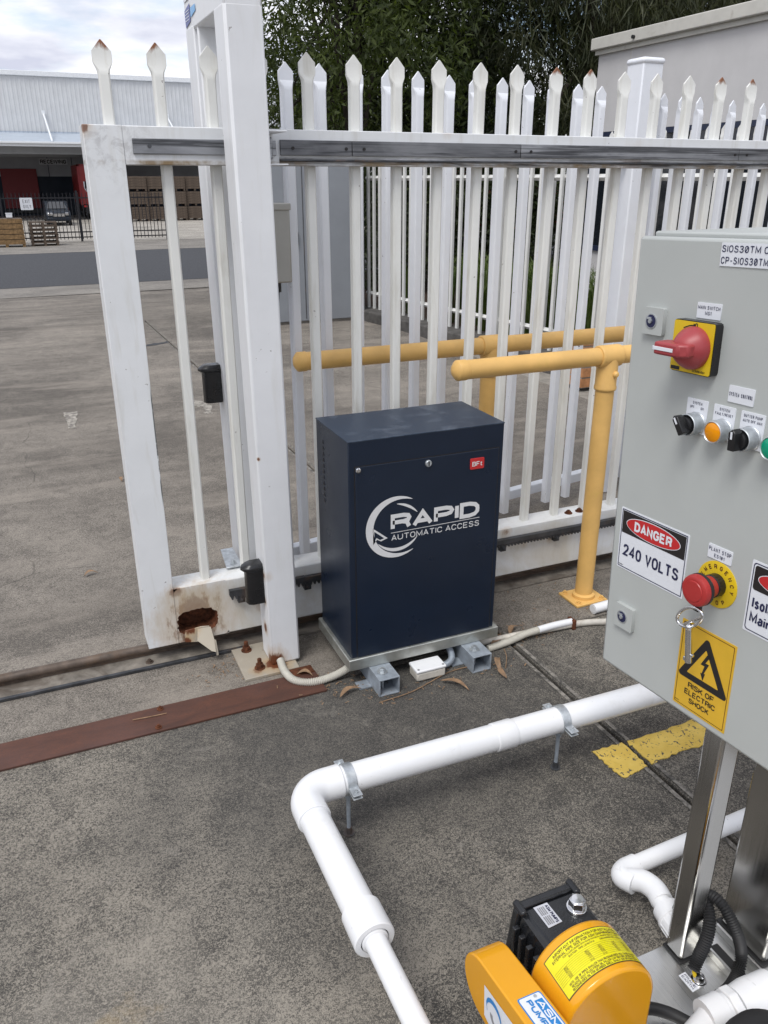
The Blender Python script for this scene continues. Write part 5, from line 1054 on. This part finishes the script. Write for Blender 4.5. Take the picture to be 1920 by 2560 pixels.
# ------------------------------------------------------------------ diaphragm pump
pu = thing('diaphragm_pump', 'orange and black geared pump with a belt guard on the skid', 'pump', (.74, .82, .06))
def hull_guard(c0, r0, c1, r1, n=14):
    d = math.hypot(c1[0] - c0[0], c1[1] - c0[1]); th = math.atan2(c1[1] - c0[1], c1[0] - c0[0]); al = math.acos((r0 - r1) / d); o = []
    for i in range(n + 1): a = th + al + (2 * math.pi - 2 * al) * i / n; o.append((c0[0] + r0 * math.cos(a), c0[1] + r0 * math.sin(a)))
    for i in range(n + 1): a = th - al + 2 * al * i / n; o.append((c1[0] + r1 * math.cos(a), c1[1] + r1 * math.sin(a)))
    return o
gp = hull_guard((.872, .237), .064, (.50, .265), .098)
gd = part(pu, 'belt_guard', MB().prism(gp, .570, .634, lambda u, v, h: (h, u, v)), 'pump_orange', .003)
part(gd, 'guard_seam', MB().add([(.5695, a, b) for a, b in gp] + [(.5695, .872 + (a - .872) * .985 if a > .6 else a * 1.0, .25 + (b - .25) * .985) for a, b in gp], []) if False else MB().box(.5755, .40, .2, .5765, .80, .2005), 'pump_orange')
lgp = part(gd, 'logo_sticker', MB().flat([(.862, .265), (.856, .195), (.76, .17), (.76, .285)], lambda u, v: (.5692, u, v)), 'label_white', 0, 0)
part(lgp, 'logo_swirl', MB().add([(.5687, .826 - .026 * math.cos(t), .236 + .026 * math.sin(t)) for t in [R(20 * i) for i in range(12)]] + [(.5687, .828 - (.026 - .011 * math.sin(i / 11 * math.pi)) * math.cos(t), .236 + (.026 - .011 * math.sin(i / 11 * math.pi)) * math.sin(t)) for i, t in [(i, R(20 * i)) for i in range(12)]], [(i, i + 1, i + 13, i + 12) for i in range(11)]), 'ink_blue', 0, 0)
part(lgp, 'logo_swirl', MB().add([(.5687, .818 - .020 * math.cos(t), .226 - .020 * math.sin(t)) for t in [R(20 * i) for i in range(10)]] + [(.5687, .818 - .011 * math.cos(t), .226 - .012 * math.sin(t)) for t in [R(20 * i) for i in range(10)]], [(i, i + 1, i + 11, i + 10) for i in range(9)]), 'ink_grey', 0, 0)
# maker's plate on the guard's top edge
def gtop(y): a, b = gp[14], gp[15]; return b[1] + (a[1] - b[1]) * (y - b[0]) / (a[0] - b[0])
mk = lambda h: (lambda u, v: (.582 + .046 * v, .782 - .085 * u, gtop(.782 - .085 * u) + h))
mp = part(gd, 'maker_plate', MB().flat(rrect(0, 0, 1, 1, .08), mk(.0006)), 'ink_blue', 0, 0); part(mp, 'plate_face', MB().flat(rrect(.03, .05, .97, .95, .07), mk(.0012)), 'label_white', 0, 0)
part(mp, 'blue_band', MB().flat([(.18, .55), (.97, .55), (.97, .88), (.18, .88)], mk(.0018)), 'ink_blue', 0, 0); lettering(mp, 'ASM', .22, .92, .59, .84, mk(.0024), 'label_white', .02); lettering(mp, 'PUMPS', .12, .95, .24, .48, mk(.0018), 'ink_blue', .03)
part(mp, 'rivet', MB().cyl((.614, .774, gtop(.774)), (.614, .774, gtop(.774) + .003), .003, n=10), 'galvanised')
# arched drive cover
ar, ac, azc, ay0, ay1 = .094, .742, .270, .728, .838
prof = [(ac - ar, .075)] + [(ac - ar * math.cos(math.pi * i / 28), azc + ar * math.sin(math.pi * i / 28)) for i in range(29)] + [(ac + ar, .075)]
dc = part(pu, 'drive_cover', MB().prism(prof, ay0, ay1, lambda u, v, h: (u, h, v)), 'pump_orange', .006, 40)
def wrap(h): return lambda u, v: (ac - (ar + h) * math.cos(u), ay0 + .015 + v * (ay1 - ay0 - .033), azc + (ar + h) * math.sin(u))
def strip(a0, a1, v0, v1, h, n=24):
    fn = wrap(h); us = [a0 + (a1 - a0) * i / n for i in range(n + 1)]; return MB().add([fn(u, v0) for u in us] + [fn(u, v1) for u in us], [(i, i + 1, n + 2 + i, n + 1 + i) for i in range(n)])
A0, A1 = R(32), R(140)
lb_ = part(dc, 'instruction_label', strip(A0, A1, 0, 1, .0005), 'pump_label_edge', 0, 60); part(lb_, 'label_face', strip(A0 + .02, A1 - .02, .025, .975, .0009), 'pump_label', 0, 60)
for s, v0, v1, a0, a1 in (('IMPORTANT INFORMATION FOR INSTALLATION', .86, .93, .12, .93), ('INTERNAL PIPE SIZE FOR ASM DIAPHRAGM PUMPS', .77, .84, .08, .96), ('FOR CLEAR LIQUIDS WITH SAME PHYSICAL PROPERTIES AS WATER', .71, .75, .2, .9), ('SUCTION   PIPE LENGTH M          DISCHARGE PIPE LENGTH M', .64, .685, .25, .95), ('NOTE: USE OF PIPES SMALLER THAN RECOMMENDED WILL CAUSE DAMAGE', .17, .225, .10, .93), ('REMOVE VENT PLUG FROM OIL FILLER CAP BEFORE OPERATION', .10, .155, .11, .9), ('RECOMMENDED OIL FOR GEARBOX SHELL OMALA 320 OR EQUIVALENT', .035, .09, .10, .92)):
    lettering(lb_, s, A0 + (A1 - A0) * a0, A0 + (A1 - A0) * a1, v0, v1, wrap(.0014), 'pump_label_edge', .01)
for k_ in range(8): part(lb_, 'table_line', strip(A0 + .05, A1 - .05, .28 + k_ * .045, .284 + k_ * .045, .0013), 'pump_label_edge', 0, 60)
for c_, tt in ((.14, '25 32 40 50 65 80'), (.40, '5.3 11 12 18 55 80'), (.55, '5.12 11 55 30 80 30'), (.72, '12 20 30 25 30 45'), (.86, '10 20 30 60 75 90')):
    for k_, w_ in enumerate(tt.split()): lettering(lb_, w_, A0 + (A1 - A0) * c_, A0 + (A1 - A0) * (c_ + .045), .29 + k_ * .045, .318 + k_ * .045, wrap(.0014), 'pump_label_edge', .01)
# cast gearbox
gb = part(pu, 'gearbox', MB().prism([(.672, .20), (.684, .313), (.693, .322), (.803, .322), (.813, .313), (.830, .20), (.82, .10), (.68, .10)], ay1, .930, lambda u, v, h: (u, h, v)), 'cast_black', .005)
part(gb, 'flange', MB().prism([(.664, .20), (.678, .316), (.69, .327), (.806, .327), (.818, .316), (.836, .20), (.826, .095), (.672, .095)], .930, .948, lambda u, v, h: (u, h, v)), 'cast_black', .004)
for x, z in ((.686, .322), (.806, .325), (.664, .21)): part(gb, 'bolt_lug', MB().cyl((x, .918, z), (x, .952, z), .0075, n=14), 'cast_black', .003)
for yy in (.852, .876, .900, .922):
    for a, b in (((.671, .225), (.678, .295)), ((.671, .13), (.669, .195))): part(gb, 'fin', MB().box(a[0] - .006, yy - .005, a[1], b[0], yy + .005, b[1]), 'cast_black', .002)
part(gb, 'filler_plug', MB().cyl((.784, .893, .322), (.784, .893, .329), .0195, n=28).cyl((.784, .893, .329), (.784, .893, .345), .0170, .0158, 6).lathe([(0, .0135), (.002, .012), (.0025, 0)], (.784, .893, .345), (0, 0, 1), 24), 'chrome', .001)
npl = part(gb, 'name_plate', MB().prism([(.7085, .926), (.740, .926), (.742, .878), (.7105, .876)], .3222, .3235, pl), 'chrome', .0004)
nfn = lambda u, v: (.7105 + .030 * v, .924 - .046 * u, .3240)
lettering(npl, 'ASM PUMPS', .06, .94, .68, .9, nfn, 'ink_navy', .01)
for k_, v in enumerate((.12, .25, .38, .51)):
    part(npl, 'plate_line', MB().flat([(.06, v), (.45, v), (.45, v + .07), (.06, v + .07)], nfn), 'ink_grey', 0, 0); part(npl, 'plate_line', MB().flat([(.52, v), (.92, v), (.92, v + .07), (.52, v + .07)], nfn), 'ink_grey', 0, 0)
part(pu, 'mounting_frame', MB().box(.62, .45, .0605, .655, .99, .10).box(.83, .45, .0605, .865, .99, .10), 'cast_black', .003)
part(pu, 'power_lead', MB().tube(curve([(.836, .78, .12), (.90, .80, .10), (.945, .785, .085), (.975, .75, .08), (1.0, .70, .085), (1.03, .66, .085)], 8), .012, 14), 'black_rubber')
# white fittings and the black dome in the near corner
fi = thing('valve_fittings', 'cluster of white threaded pipe fittings on the skid behind the black drum', 'pipe', (1.06, .72, .06))
part(fi, 'tee_body', MB().tube([(.985, .728, .115), (1.16, .715, .125)], .031, 24), 'pvc', .003); part(fi, 'socket', MB().lathe([(0, .034), (.04, .036), (.043, .032)], (.985, .730, .115), (1, -.07, .05), 28), 'pvc'); part(fi, 'socket', MB().lathe([(0, .036), (.03, .041), (.085, .041), (.09, .035)], (1.055, .722, .121), (1, -.07, .05), 28), 'pvc')
part(fi, 'hex_collar', MB().cyl((1.035, .725, .118), (1.055, .723, .120), .040, n=8), 'pvc', .003); part(fi, 'bush', MB().cyl((.945, .715, .1), (1.0, .728, .112), .026, n=24), 'pvc', .002); part(fi, 'stand', MB().box(1.0, .70, .0605, 1.15, .74, .09), 'black_rubber', .003)
dm = thing('air_chamber', 'black domed drum at the near corner of the skid', 'drum', (.97, .60, .06))
part(dm, 'dome', MB().lathe([(0, .075), (.10, .083), (.15, .081), (.175, .07), (.19, .045), (.195, 0)], (.975, .585, .0605), (0, 0, 1), 40), 'black_rubber', 0, 50); part(dm, 'rim', MB().lathe([(0, .0835), (.006, .086), (.012, .0835)], (.975, .585, .185), (0, 0, 1), 40), 'rust')
